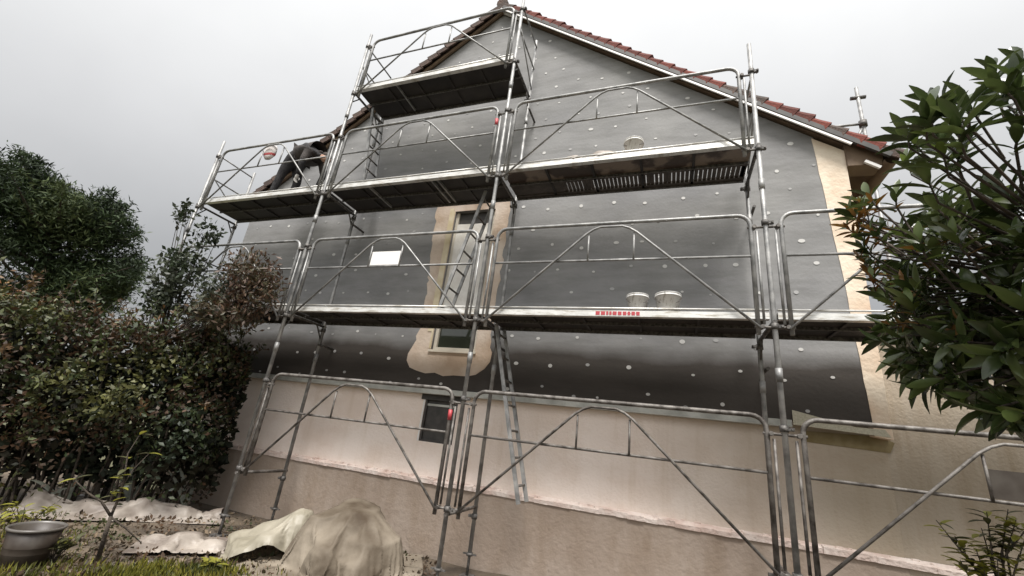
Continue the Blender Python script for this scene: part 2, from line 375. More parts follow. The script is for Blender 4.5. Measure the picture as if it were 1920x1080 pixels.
# basement window with dark shutter
bw = H(MB().box(-1.14, -1.11, 1.13, 1.2, .42, 1.04).box(-.65, -.62, 1.13, 1.2, .42, 1.04).box(-1.11, -.65, 1.13, 1.2, .42, .45), 'basement_window', G['dark'])
subW(MB().box(-1.11, -.65, 1.16, 1.18, .45, 1.04), 'pane', G['dark'], bw)
subW(MB().box(-1.11, -.65, 1.145, 1.159, .90, .93), 'glazing_bar', G['rail'], bw)
H(MB().box(-1.165, -1.142, 1.117, 1.1235, .42, 1.03), 'reveal_strip', G['white'])
H(MB().box(-1.2, -.56, 1.105, 1.1235, .98, 1.055), 'lintel', G['dark'])
# anchor caps in the insulation, a staggered grid set by hand
capm = [MB().tube([(0, 0, 0), (0, -.004, 0)], .034, 10).mesh('anchor_cap', G['cap']), MB().tube([(0, 0, 0), (0, -.004, 0)], .030, 10).mesh('anchor_cap', G['cap2'])]
r = random.Random(21); rows = 0; nc = 0; z = 1.22; far_caps = MB()
while z < 8.1:
    x = XL + .2 + (.22 if rows % 2 else 0)
    while x < 3.95:
        px = x + r.uniform(-.09, .09); pz = z + r.uniform(-.06, .06)
        if pz < roofz(px) - .15 and not (-1.6 < px < -.1 and 1.25 < pz < 4.3) and px < 3.92 and r.random() < .95:
            me = capm[0] if (r.random() < (.75 if px > -1 else .5)) else capm[1]
            if nc >= 299:
                q_ = r.uniform(.018, .03); far_caps.tube([(px, WY - .001, pz), (px, WY - .005, pz)], q_, 8); nc += 1; x += .44; continue
            o = under(mk('anchor_cap', me, None, loc=(px, WY - .001, pz)), house); nc += 1
            q_ = r.uniform(.45, .85); o.scale = (q_ * r.uniform(.9, 1.35), 1, q_ * r.uniform(.75, 1.0))
        x += .44
    z += .34; rows += 1
if far_caps.v: H(far_caps, 'anchor_cap', G['cap2'], kind='stuff')


# roof: slabs, trim boards, soffit, ridge, individual verge tiles
RF = .88                      # front of the overhang
def slope_pts(side):
    xe = 4.56 if side > 0 else XL - .18
    return (AX, AZ), (xe, AZ - SL * abs(xe - AX))
for side in (1, -1):
    (xa, za), (xb, zb) = slope_pts(side)
    mb = MB(); mb.add([(xa, .97, za + .05), (xb, .97, zb + .05), (xb, .97, zb + .12), (xa, .97, za + .12), (xa, 11.3, za + .05), (xb, 11.3, zb + .05), (xb, 11.3, zb + .12), (xa, 11.3, za + .12)],
                      [(0, 1, 2, 3), (7, 6, 5, 4), (0, 4, 5, 1), (3, 2, 6, 7), (1, 5, 6, 2), (0, 3, 7, 4)])
    H(mb, 'roof', G['brown'])
    d = Vector((xb - xa, 0, zb - za)); L_ = d.length; d.normalize(); up = Vector((-d.z * side, 0, d.x * side)) if side > 0 else Vector((d.z, 0, -d.x))
    if up.z < 0: up = -up
    if side > 0:
        mb = MB(); a = Vector((xa, .86, za + .0)); b = a + d * (L_ * .94)
        mb.beam(a, b, .02, .028, up=(0, 0, 1)); H(mb, 'verge_trim', G['white'])
        mb = MB(); mb.beam(a + up * .06 + Vector((0, .01, 0)), a + up * .06 + d * L_ + Vector((0, .01, 0)), .04, .06, up=(0, 0, 1)); H(mb, 'verge_board', G['dark'])
        mb = MB(); mb.prism([(XR + .02, roofz(XR) - .28), (4.4, roofz(4.4) - .12), (4.54, roofz(4.54) - .02), (4.54, roofz(4.54) + .04), (XR + .02, roofz(XR) + .04)], .96, 1.2)
        H(mb, 'eave_box', G['brown'])
        mb = MB(); mb.beam((4.36, .93, roofz(4.36) - .12), (4.50, .93, roofz(4.50) - .12), .03, .035); H(mb, 'gutter_bracket', G['white'])
        mb = MB()
        for k in range(9):
            a0 = math.pi + math.pi * k / 8; 
        prof = [(4.61 + .07 * math.cos(math.pi + math.pi * k / 8), roofz(4.56) + .02 + .07 * math.sin(math.pi + math.pi * k / 8)) for k in range(9)]
        vs = [(x, y, z) for y in (.9, 11.2) for x, z in prof]
        mb.add(vs, [(k, k + 1, k + 10, k + 9) for k in range(8)], True); H(mb, 'gutter', G['brown'])
    else:
        mb = MB(); a = Vector((xa, .95, za + .02)); mb.beam(a, a + d * L_, .04, .06, up=(0, 0, 1)); H(mb, 'verge_trim', G['brown'])
    # tiles: a bevelled piece with a hanging flange, one mesh shared by all
    TL = .21; n = int(L_ / TL)
    def tile_mesh(m, seed):
        rr = random.Random(seed); q = MB()
        # local: x along slope (down), y across (towards the house), z up
        prof = [(-.03, .0), (-.035, .10), (.0, .155), (.08, .175), (.16, .15), (.24, .10), (.40, .10), (.40, .08), (.24, .075), (.16, .12), (.02, .12), (.0, .0)]
        vs = []
        for xx, lift, ex in ((0, 0, .0), (.20, .012, .004), (.38, .03, .01)):
            for (y, z_) in prof: vs.append((xx, y - ex, z_ + lift + rr.uniform(-.004, .004)))
        k = len(prof)
        q.add(vs, [(i * k + j, i * k + (j + 1) % k, (i + 1) * k + (j + 1) % k, (i + 1) * k + j) for i in range(2) for j in range(k)] + [tuple(range(k))[::-1], tuple(range(2 * k, 3 * k))])
        return q.mesh('verge_tile', m)
    tms = [tile_mesh(G['tile'], s_) for s_ in range(3)] + [tile_mesh(G['moss_shade_tile'], 9)]
    rr = random.Random(31 + side)
    for i in range(n + 1):
        t = i * TL
        moss_or_shade = (side < 0) or (t > L_ * .88) or (4.55 < t < 5.1) or i == 0  # whole left slope: its backlit shade is painted by the dark tile colour
        me = tms[3] if (moss_or_shade and (side < 0 or rr.random() < .8)) else tms[rr.randrange(3)]
        p = Vector((xa, RF + .01, za + .028)) + d * t
        o = mk('verge_tile', me, None)
        if side > 0: m3 = Matrix((d, (0, 1, 0), up)).transposed()
        else: m3 = Matrix((d, (0, 1, 0), up)).transposed()
        o.matrix_world = Matrix.Translation(p) @ m3.to_4x4() @ Matrix.Rotation(rr.uniform(-.02, .02), 4, 'Y') @ Matrix.Diagonal((.62, 1, rr.uniform(.95, 1.15), 1))
        mw = o.matrix_world.copy(); o.parent = house; o.matrix_parent_inverse = Matrix.Translation(-Vector(house.location)); 
    # roof surface rows beyond the verge: one plain tiled sheet
    mb = MB(); K = 28; vs = []; fs = []
    for i in range(K + 1):
        for e in (0, 1):
            t = L_ * i / K; p = Vector((xa, 0, za)) + d * t + up * (.155 if e == 0 else .165)
            for y in (1.26, 11.3): vs.append((p.x, y, p.z))
    for i in range(K): 
        a = i * 4; fs.append((a + 0, a + 1, a + 7, a + 6)); fs.append((a + 6, a + 7, a + 5, a + 4))
    mb.add(vs, fs); H(mb, 'roof_tiling', G['tile'])
mb = MB()
for k in range(4):
    mb.tube([(AX, .86 + k * .38, AZ + .17), (AX, 1.05 + k * .38, AZ + .19), (AX, 1.26 + k * .38, AZ + .17)], [.115, .12, .125], 10)
mb.tube([(AX, 2.36, AZ + .17), (AX, 11.3, AZ + .17)], .12, 10)
H(mb, 'ridge_cap', G['moss_shade_tile'])
# small junction plate at the apex
H(MB().prism([(AX - .34, AZ - .20), (AX, AZ + .06), (AX + .42, AZ - .26), (AX + .42, AZ - .31), (AX, AZ + .01), (AX - .30, AZ - .22)], .955, .985), 'apex_flashing', G['white'])

# ------------------------------------------------------------------ scaffold
sc = thing('scaffold', 'galvanised steel scaffold with guardrail frames and decks in front of the grey gable', 'scaffold', (0, 0, GZ))
def SC(mb, name, m, **k): return under(mb.build(name, m, **k), sc)
PX = {'A': -5.85, 'B': -2.96, 'C': 0.0, 'D': 3.06, 'E': 6.1}
DEP = .75; R0 = .0245
tops = {'A': (5.3, 5.1), 'B': (7.25, 6.4), 'C': (8.3, 7.15), 'D': (5.38, 4.6), 'E': (3.5, 3.2)}
def coupler(par, p, ax='z', r=.036, h=.055, lug=(1, 0, 0)):
    mb = MB(); p = Vector(p); a = Vector((0, 0, 1)) if ax == 'z' else (Vector((1, 0, 0)) if ax == 'x' else Vector((0, 1, 0)))
    mb.tube([p - a * h / 2, p + a * h / 2], r, 8)
    l = Vector(lug); mb.beam(p + l * .02, p + l * .075, .03, .034, up=(0, 1, 0) if abs(l.y) < .5 else (0, 0, 1))
    mb.tube([p + l * .06 - Vector((0, .03, 0)), p + l * .06 + Vector((0, .03, 0))], .011, 6)
    o = mb.build('coupler', G['coupler']); o.parent = par; return o
for n, x in PX.items():
    for inner in (0, 1):
        y = DEP * inner; zt = tops[n][inner]
        mb = MB(); mb.tube([(x, y, GZ + .22), (x, y, zt)], R0, 10)
        for zz in (1.35, 3.35, 5.35, 7.2):
            if zz < zt - .1: mb.tube([(x, y, zz), (x, y, zz + .12)], R0 + .006, 10)
        post = SC(mb, 'standard', G['steel'])
        b = MB(); b.tube([(x, y, GZ - .02), (x, y, GZ + .34)], .017, 8); b.box(x - .07, x + .07, y - .07, y + .07, GZ - .02, GZ + .01)
        b.tube([(x, y, GZ + .2), (x, y, GZ + .23)], .04, 8); b.beam((x - .08, y, GZ + .215), (x + .08, y, GZ + .215), .02, .015)
        o = b.build('base_jack', G['coupler']); o.parent = post
        for zz in ([-.15, .95, 1.86, 2.95, 3.86, 4.95, 5.86, 6.95] if inner == 0 else [-.3, 1.84, 3.84, 5.84]):
            if zz < zt - .05: coupler(post, (x, y, zz), lug=(1 if inner == 0 else -1, 0, 0))
# transoms in depth at each level with small brackets
for n, x in PX.items():
    mx_ = {'A': 2, 'B': 3, 'C': 3, 'D': 2, 'E': 1}[n]
    for l in range(0, mx_ + 1):
        z = 2 * l - .10
        if l == 0: z = -.2
        tr = SC(MB().tube([(x, -.03, z), (x, DEP + .03, z)], .02, 8), 'transom', G['coupler'] if l else G['steel_dark'])
        if l:
            for p_, q_ in (((x, .16, z), (x, .0, z - .22)), ((x, DEP - .16, z), (x, DEP, z - .22))):
                o = MB().tube([p_, q_], .011, 6).build('bracket', G['coupler']); o.parent = tr

def guard(n0, n1, l, plate=None, stick=0, m='steel'):
    x0, x1 = PX[n0] + .135, PX[n1] - .135; z = 2 * l; xc = (x0 + x1) / 2; T_ = 1.045; rr_ = .021; c = .12; y = -.005
    def arc(cx, cz, a0, a1, rad, k=5): return [(cx + rad * math.cos(a0 + (a1 - a0) * i / k), y, cz + rad * math.sin(a0 + (a1 - a0) * i / k)) for i in range(k + 1)]
    P = [(x0, y, z - .22)] + arc(x0 + c, z + T_ - c, math.pi, math.pi / 2, c) + arc(x1 - c, z + T_ - c, math.pi / 2, 0, c) + [(x1, y, z - .22)]
    g = SC(MB().tube(P, rr_, 8), 'guardrail_frame', G[m])
    def SS(mb, nm, mm=None): o = mb.build(nm, mm or G[m]); o.parent = g; return o
    SS(MB().tube([(x0, y, z + .582), (x1, y, z + .582)], .0135, 6), 'mid_rail')
    y2 = y - .03
    br = [(x0 - .02, y2, z - .17), (xc - .28, y2, z + .90), (xc - .20, y2, z + .955), (xc - .12, y2, z + .985), (xc + .12, y2, z + .985), (xc + .20, y2, z + .955), (xc + .28, y2, z + .90), (x1 + .02, y2, z - .17)]
    SS(MB().tube(br, .0135, 6), 'diagonal_brace')
    for sx in (-1, 1): SS(MB().tube([(xc + sx * .25, y - .015, z + .575), (xc + sx * .25, y - .015, z + .90)], .011, 6), 'strut')
    for xx, sg in ((x0, -1), (x1, 1)):
        for zz in (.90, -.15):
            SS(MB().tube([(xx - sg * .03, y, z + zz), (xx + sg * .135, y, z + zz)], .013, 6).tube([(xx + sg * .03, y - .035, z + zz), (xx + sg * .03, y + .035, z + zz)], .02, 6), 'fixing_clamp', G['steel_dark'])
    # forked end plates
        SS(MB().tube([(xx + sg * .052, y, z + .86), (xx + sg * .052, y, z - .12)], .0125, 6), 'inner_upright')
    if plate: SS(MB().box(xc - .235, xc + .235, y - .006, y + .006, z + .60, z + .80), 'sign_plate', plate)
    if stick: SS(MB().tube([(x1 if stick > 0 else x0, y, z + .71), (x1 if stick > 0 else x0, y, z + .82)], rr_ + .003, 8), 'red_sticker', G['red'])
    return g
for a in [('B', 'C', 0), ('C', 'D', 0), ('D', 'E', 0), ('A', 'B', 1), ('B', 'C', 1), ('C', 'D', 1), ('D', 'E', 1), ('A', 'B', 2), ('B', 'C', 2), ('C', 'D', 2), ('B', 'C', 3)]:
    pl = G['white'] if a == ('B', 'C', 1) else (G['pot'] if a == ('D', 'E', 0) else None)
    guard(*a, plate=pl, stick=(1 if a in (('B', 'C', 0), ('B', 'C', 2)) else 0), m='steel_dark' if a[2] == 0 else 'steel')  # lowest frames take the darker brown steel

def deck(n0, n1, l, kind='ply', hatch=()):
    x0, x1 = PX[n0] + .035, PX[n1] - .035; z = 2 * l; g = None
    y0, y1 = .03, .72; ym = .375
    g = SC(MB().box(x0, x1, y0 - .035, y0, z - .068, z - .004).box(x0, x1, y0, y0 + .03, z - .068, z - .060), 'platform', G['alu'])
    def SS(mb, nm, mm): o = mb.build(nm, mm); o.parent = g; return o
    SS(MB().tube([(x0, y0 - .03, z + .022), (x1, y0 - .03, z + .022)], .010, 6), 'toe_rail', G['alu'])
    SS(MB().box(x0, x1, y0 + .001, ym - .01, z - .028, z - .010), 'plank', G['ply_stain'] if kind == 'grate' else G['ply'])
    if kind == 'grate':
        mb = MB(); mb.box(x0, x1, ym, ym + .05, z - .05, z - .01); mb.box(x0, x1, y1 - .06, y1, z - .05, z - .01); mb.box(x0, x0 + .75, ym + .05, y1 - .06, z - .04, z - .01)
        x = x0 + .75; r_ = random.Random(3)
        while x < x1 - .04:
            mb.box(x, x + .041, ym + .05, y1 - .06, z - .035, z - .012); x += .052
            if r_.random() < .08: mb.box(x - .03, x + .03, ym + .06, y1 - .07, z - .03, z - .013)
        mb.box(x1 - .05, x1, ym + .05, y1 - .06, z - .035, z - .012)
        SS(mb, 'grating', G['grating'])
    else:
        SS(MB().box(x0, x1, ym + .01, y1 - .001, z - .028, z - .010), 'plank', G['ply'])
    SS(MB().box(x0, x1, ym - .008, ym + .008, z - .06, z - .012), 'middle_beam', G['coupler'])
    SS(MB().box(x0, x1, y1, y1 + .03, z - .068, z - .004), 'edge_beam', G['coupler'])
    for hx in hatch: SS(MB().box(hx - .012, hx + .012, y0 + .02, y1 - .06, z - .066, z - .03), 'hatch_bar', G['steel'])
    for k in (1, 2, 3, 4): 
        xx = x0 + (x1 - x0) * k / 5; SS(MB().box(xx - .015, xx + .015, y0 + .031, y1 - .002, z - .050, z - .0295), 'crossbar', G['ply'])
    return g
deck('B', 'C', 3, hatch=(-2.14,)); deck('A', 'B', 2); deck('B', 'C', 2, hatch=(-2.15, -.96, -1.06)); dk = deck('C', 'D', 2, 'grate')
deck('A', 'B', 1); deck('B', 'C', 1); d1 = deck('C', 'D', 1); deck('D', 'E', 1)
# red print on the edge of the C-D deck, worn: short blocks
mb = MB(); r = random.Random(2)
x = 1.40
while x < 1.86: 
    wd = r.uniform(.02, .045); mb.box(x, x + wd, -.0085, -.0045, 1.945, 1.985); x += wd + .012
o = mb.build('red_print', G['red']); o.parent = d1
# end guardrails in depth
def endrail(x, z):
    for zz in (.5, .98):
        SC(MB().tube([(x, 0, z + zz), (x, DEP, z + zz)], .014, 6), 'end_rail', G['steel'])
    SC(MB().tube([(x, .02, z + .55), (x, DEP, z + .06)], .011, 6), 'end_brace', G['steel'])
endrail(PX['A'], 4); endrail(PX['B'] - .02, 6); endrail(PX['C'] + .02, 6); endrail(PX['D'] + .02, 4); endrail(PX['A'], 2)
# ladders with rungs across the depth
def ladder(xb, zb, xt, zt, y0=.42, wd=.30, n=7):
    a = Vector((xb, y0, zb)); b = Vector((xt, y0, zt)); W = Vector((0, wd, 0))
    g = SC(MB().beam(a, b, .022, .045, up=(1, 0, 0)).beam(a + W, b + W, .022, .045, up=(1, 0, 0)), 'ladder', G['steel'])
    for i in range(n):
        p = a.lerp(b, (i + .6) / n); o = MB().tube([p, p + W], .014, 6).build('rung', G['steel_dark']); o.parent = g
ladder(.62, -.05, .09, 1.93); ladder(-.80, 2.0, -.35, 3.93); ladder(-2.60, 4.0, -3.0 + .12, 5.93, n=8)
# wall ties
for x, z in ((-2.96, 3.7), (0, 1.7), (3.06, 3.55), (0, 5.6), (3.06, 1.6), (-2.96, 1.6)):
    SC(MB().tube([(x + .05, .68, z), (x + .05, 1.0, z)], .018, 8), 'wall_tie', G['coupler'])
# rear scaffold seen over the eave
s2 = thing('scaffold', 'scaffold post with coupled tubes rising behind the right-hand eave', 'scaffold', (6.2, 5, GZ))
p0 = onY(1605, 165, 5); bx = p0[0]
mb = MB().tube([(bx, 5, GZ), (bx, 5, p0[2])], .04, 8); under(mb.build('standard', G['steel']), s2)
a = onY(1620, 232, 5); b = onY(1540, 240, 5)
under(MB().tube([a, b], .03, 6).build('ledger', G['steel']), s2)
c_ = onY(1602, 272, 5); under(MB().tube([a, c_], .03, 6).build('brace', G['steel']), s2)
q = onY(1611, 183, 5); under(MB().tube([(bx - .14, 5, q[2]), (bx + .14, 5, q[2])], .045, 6).tube([(bx, 5, a[2] - .07), (bx, 5, a[2] + .07)], .08, 8).build('coupler', G['coupler']), s2)

# ------------------------------------------------------------------ things on the decks
def bucket(x, y, z, r_, h, label):
    t = thing('bucket', label, 'bucket', (x, y, z), 'white plaster buckets on the decks')
    o = MB().lathe((0, 0, 0), [(0, 0), (r_ * .82, 0), (r_ * .97, h * .84), (r_ * 1.07, h * .84), (r_ * 1.07, h * .89), (r_ * .99, h * .9), (r_ * 1.0, h), (r_ * 1.05, h), (r_ * 1.05, h * .98), (r_ * .93, h * .97), (r_ * .9, h * .7)], 22).build('pail', G['bucket'], t)
    MB().lathe((0, 0, h * .72), [(0, 0), (r_ * .91, 0)], 22).build('plaster', G['bucketin'], t)
    MB().tube([(r_ * 1.07 * math.cos(a), -r_ * 1.07 * math.sin(a) * .75, h * .86 - r_ * .75 * math.sin(a)) for a in [math.pi * i / 10 for i in range(11)]], .004, 5).build('handle', G['steel_dark'], t)
bucket(1.82, .14, 2.0, .112, .21, 'left of two white buckets on the middle deck, darker rim')
bucket(2.13, .14, 2.0, .128, .22, 'right of two white buckets on the middle deck')
bucket(1.74, .12, 4.0, .115, .24, 'white bucket standing alone on the upper deck above the grating')
def lump(name, label, cat, c, sx, sy, sz, m, seed, parts=None, fold=.12, n=26, k=14):
    vs = []; t = thing(name, label, cat, c)
    for j in range(k):
        ph = math.pi / 2 * j / (k - 1)
        for i in range(n):
            a = 2 * math.pi * i / n; v = Vector((math.cos(a) * math.sin(ph), math.sin(a) * math.sin(ph), math.cos(ph)))
            f = 1 + fold * noise.noise(Vector((v.x * 2.2 + seed, v.y * 2.2, v.z * 1.4))) * 2 + fold * .5 * math.sin(a * 9 + seed + 2 * noise.noise(v * 3)) * math.sin(ph) ** 3
            vs.append((v.x * sx * f * (1 + .12 * (1 - v.z)), v.y * sy * f * (1 + .12 * (1 - v.z)), v.z * sz * (.9 + .1 * f)))
    fs = [(j * n + i, j * n + (i + 1) % n, (j + 1) * n + (i + 1) % n, (j + 1) * n + i) for j in range(k - 1) for i in range(n)]
    MB().add(vs, fs, True).build('sheet' if not parts else parts, m, t)
    return t
lump('plaster_bag', 'crumpled white bag slumped on the upper deck left of the bucket', 'bag', (1.36, .10, 4.0), .19, .1, .13, G['pink'], 3, 'sack')
lump('plaster_bag', 'small flattened white bag near the middle post on the upper deck', 'bag', (1.0, .1, 4.0), .14, .1, .10, G['pink'], 8, 'sack')
# red and white sack hanging by its loops from the top rail
bc = onY(508, 285, .06); t = thing('site_bag', 'small red and white sack hanging from the top rail left of the stooping worker', 'bag', (bc[0], .05, bc[2] - .16))
G['sackw'] = mat('sack_white', (.60, .55, .53), .8, 0, (.74, .70, .68), 8, .4, 20); G['sackr'] = mat('sack_red', (.42, .06, .07), .8, 0, (.55, .12, .12), 9)
def sack(z0, z1, k):
    vs = []; n = 20
    for j in range(7):
        z = z0 + (z1 - z0) * j / 6
        for i in range(n):
            a = 2 * math.pi * i / n; f = 1 + .12 * noise.noise(Vector((math.cos(a) * 2, math.sin(a) * 2, z * 9))); w_ = math.sin(math.pi * min(.5, .15 + z * 2.2)) * (1 - .5 * max(0, z - .2) / .1)
            vs.append((.15 * math.cos(a) * f * w_ * k, .055 * math.sin(a) * f * w_ * k, z))
    return MB().add(vs, [(j * n + i, j * n + (i + 1) % n, (j + 1) * n + (i + 1) % n, (j + 1) * n + i) for j in range(6) for i in range(n)] + [tuple(range(n))[::-1]], True)
sack(0, .27, 1).build('sack', G['sackw'], t); sack(.06, .10, 1.03).build('red_band', G['sackr'], t)
tz = 5.045 - t.location.z
for sx in (-.05, .05): MB().tube([(sx, 0, .25), (sx * .6, -.03, tz - .03), (sx * .6, -.055, tz + .02), (sx * .3, -.075, tz - .03), (sx * .2, -.03, .25)], .004, 5).build('loop', G['sackw'], t)
# ------------------------------------------------------------------ worker
def skin_obj(name, joints, edges, m, parent, root=0, sub_=2):
    me = bpy.data.meshes.new(name); me.from_pydata([j[0] for j in joints], edges, []); me.materials.append(m)
    o = mk(name, me, parent); md = o.modifiers.new('Skin', 'SKIN'); md.use_smooth_shade = True
    for i, j in enumerate(joints):
        rr = j[1] if isinstance(j[1], tuple) else (j[1], j[1]); me.skin_vertices[0].data[i].radius = rr
        me.skin_vertices[0].data[i].use_root = (i == root)
    o.modifiers.new('Subsurf', 'SUBSURF').levels = sub_; o.modifiers['Subsurf'].render_levels = sub_
    return o
f0 = onY(527, 350, .30); hp = onY(546, 280, .30)
wk = thing('person', 'worker in dark clothes bent double over the left upper deck', 'person', (f0[0], .30, 4.0))
s_ = .86       # hip height of the stoop
# pelvis at hips; the back runs level towards the house post (+X), head low, arms hanging
J = [((.10, .02, .80), (.155, .14)), ((.26, .0, .95), (.16, .17)), ((.44, -.01, 1.02), (.18, .19)), ((.60, -.01, .98), (.165, .18)), ((.69, 0, .90), .06), ((.74, 0, .86), .052),   # 0-5 pelvis..neck
     ((.61, -.17, .88), .075), ((.58, -.21, .62), .055), ((.52, -.16, .42), .045),        # left arm 6,7,8
     ((.61, .17, .88), .075), ((.66, .22, .62), .055), ((.62, .20, .40), .045),
     ((.08, -.09, .74), .10), ((.03, -.10, .46), .070), ((-.03, -.11, .10), .052),
     ((.12, .12, .74), .10), ((.20, .13, .44), .070), ((.10, .13, .10), .052)]
Eg = [(0, 1), (1, 2), (2, 3), (3, 4), (4, 5), (3, 6), (6, 7), (7, 8), (3, 9), (9, 10), (10, 11), (0, 12), (12, 13), (13, 14), (0, 15), (15, 16), (16, 17)]
body = skin_obj('body', J, Eg, G['trouser'], wk)
G['jacket'] = mat('brown_black_jacket', (.030, .024, .022), .8, 0, (.060, .050, .046), 10, .5, 40)
JJ = [(J[k][0], tuple(q * 1.13 for q in (J[k][1] if isinstance(J[k][1], tuple) else (J[k][1],) * 2))) for k in (1, 2, 3, 6, 7, 9, 10)]
jk = skin_obj('jacket', JJ, [(0, 1), (1, 2), (2, 3), (3, 4), (2, 5), (5, 6)], G['jacket'], wk, root=1)
skin_obj('collar', [((.66, 0, .95), (.085, .09)), ((.71, 0, .91), (.075, .08))], [(0, 1)], G['jacket'], jk)
for (y, x) in ((-.11, -.03), (.13, .10)):
    skin_obj('boot', [((x - .03, y, .09), .050), ((x + .02, y, .05), .048), ((x + .16, y, .035), .034)], [(0, 1), (1, 2)], G['trouser'], wk)
    
for (y, x, z) in ((-.16, .52, .42), (.20, .62, .40)):
    jj = [((x, y, z), .030), ((x - .015, y, z - .06), (.036, .020)), ((x - .02, y, z - .10), (.034, .018))]; ee = [(0, 1), (1, 2)]
    skin_obj('palm', jj, ee, G['glove'], wk, sub_=1)
    for k in range(4):
        yy = y - .028 + .019 * k; L_ = (.034, .040, .042, .032)[k]
        skin_obj('finger', [((x - .018, yy, z - .09), .010), ((x - .014, yy, z - .11 - L_ * .5), .009), ((x + .004, yy, z - .12 - L_), .008)], [(0, 1), (1, 2)], G['glove'], wk, sub_=1)
    skin_obj('thumb', [((x + .005, y + .028, z - .05), .011), ((x + .028, y + .034, z - .08), .010), ((x + .032, y + .022, z - .11), .009)], [(0, 1), (1, 2)], G['glove'], wk, sub_=1)
# head: face down and forward
hd = skin_obj('head', [((.76, 0, .86), .055), ((.80, 0, .84), (.085, .075)), ((.87, 0, .80), (.095, .080)), ((.93, 0, .74), .062)], [(0, 1), (1, 2), (2, 3)], G['skin'], wk)
hr = skin_obj('hair', [((.79, 0, .885), .075), ((.86, 0, .86), (.090, .088)), ((.925, 0, .80), .070)], [(0, 1), (1, 2)], G['hair'], wk)
MB().tube([(.855, 0, .715), (.865, 0, .69), (.885, 0, .715)], [.010, .014, .008], 6).build('nose', G['skin'], hd)
for y in (-.033, .033): MB().lathe((.905, y, .700), [(0, -.006), (.010, 0), (0, .008)], 8).build('eye', G['dark'], hd)
MB().beam((.835, -.022, .728), (.835, .022, .728), .006, .008).build('mouth', G['hair'], hd)
for y in (-.085, .085): MB().lathe((.83, y, .80), [(0, -.028), (.014, -.01), (.018, .015), (0, .03)], 8).build('ear', G['skin'], hd)

# ------------------------------------------------------------------ foliage
def leaves(name, P, size, cols, m, parent=None, asp=.5, droop=None, jitter=.35, up=.3):
    P = np.asarray(P); n = len(P)
    d = RNG.normal(size=(n, 3)); d[:, 2] += up
    if droop is not None: d = d * .6 + droop
    d /= np.linalg.norm(d, axis=1)[:, None]
    q = RNG.normal(size=(n, 3)); s1 = np.cross(d, q); s1 /= np.linalg.norm(s1, axis=1)[:, None] + 1e-9
    nn = np.cross(d, s1)
    sz = (size * (1 + jitter * RNG.uniform(-1, 1, n)))[:, None]; wd = sz * asp * .5
    a = P; b = P + d * sz * .5 + s1 * wd - nn * sz * .06; c = P + d * sz; e = P + d * sz * .5 - s1 * wd - nn * sz * .06
    V = np.stack([a, b, c, e], 1).reshape(-1, 3)
    me = bpy.data.meshes.new(name); me.vertices.add(4 * n); me.vertices.foreach_set('co', V.ravel())
    idx = np.arange(4 * n).reshape(n, 4); F = np.concatenate([idx[:, [0, 1, 2]], idx[:, [0, 2, 3]]], 1).ravel()
    me.loops.add(6 * n); me.loops.foreach_set('vertex_index', F)
    me.polygons.add(2 * n); me.polygons.foreach_set('loop_start', np.arange(2 * n) * 3); me.polygons.foreach_set('loop_total', np.full(2 * n, 3))
    me.update(calc_edges=True)
    at_ = me.attributes.new('Col', 'FLOAT_COLOR', 'FACE')
    C4 = np.ones((n, 4)); C4[:, :3] = cols; at_.data.foreach_set('color', np.repeat(C4, 2, 0).ravel())
    me.materials.append(m); me.validate()
    o = mk(name, me)
    if parent is not None: under(o, parent)
    return o
def nzf(P, sc_, off=0): return np.array([noise.noise(Vector((p[0] * sc_ + off, p[1] * sc_, p[2] * sc_))) for p in P])
def palette(P, cols, sc_=1.2, off=0, jit=.35):
    k = nzf(P, sc_, off) * 1.6 + RNG.normal(0, .25, len(P)); k = np.clip((k + 1) / 2, 0, .999) * len(cols)
    C = np.array(cols)[k.astype(int)]; return C * (1 + jit * RNG.uniform(-1, 1, (len(P), 1)))

# hedge: runs from the scaffold's left bay towards the left foreground
hp0 = np.array([-4.25, .38]); hp1 = np.array([-10.0, -5.0])
hd_ = (hp1 - hp0) / np.linalg.norm(hp1 - hp0); hn = np.array([-hd_[1], hd_[0]])
HL = np.linalg.norm(hp1 - hp0)
def hedge_pts(n, shell=.75, rmax=1.0):
    o = []
    while len(o) < n:
        t = RNG.uniform(-.3, HL); cut = 1 if t > 0 else 0.0
        hh = 2.50 + .34 * noise.noise(Vector((t * 1.1, 0, 0))) + .1 * noise.noise(Vector((t * 3.5, 5, 0))) - .10 * max(0, 1.2 - t)
        half = .72 + .26 * noise.noise(Vector((t * 1.6, 9, 0)))
        if t < 0: half *= math.sqrt(max(0, 1 - (t / .3) ** 2))
        a = RNG.uniform(0, 2 * math.pi); rr = (RNG.uniform(shell, 1) if RNG.random() < .8 else RNG.uniform(.3, 1)) * rmax
        cx = math.cos(a); cz = math.sin(a); k = max(abs(cx), abs(cz)) ** .6
        u = cx / k * half * rr; z = GZ + hh / 2 + cz / k * hh / 2 * rr
        b = .30 * noise.noise(Vector((t * 2.1, u * 2, z * 1.9)))
        p = hp0 + hd_ * t + hn * (u + b)
        z += .16 * noise.noise(Vector((t * 4, u * 4, 2)))
        if z < GZ + .12: continue
        if rmax == 1 and z < .1 and t < 3.4 and RNG.random() < .9 * min(1, (.1 - z) / .35): continue
        if rmax == 1 and noise.noise(Vector((p[0] * 3.1, p[1] * 3.1, z * 3.1))) < -.16 and RNG.random() < .75: continue
        if p[1] > .92 and p[0] > XL - .1: continue
        o.append((p[0], p[1], z))
    return np.array(o)
hg = thing('hedge', 'tall dense mixed hedge with rusty red and dark green leaves left of the house', 'hedge', (-5.6, -.6, GZ))
P = hedge_pts(62000)
pal = [(.014, .024, .009), (.024, .038, .011), (.040, .052, .016), (.040, .024, .012), (.062, .032, .015), (.030, .034, .011), (.060, .070, .022), (.10, .10, .03)]
C = palette(P, pal, .9, 3)
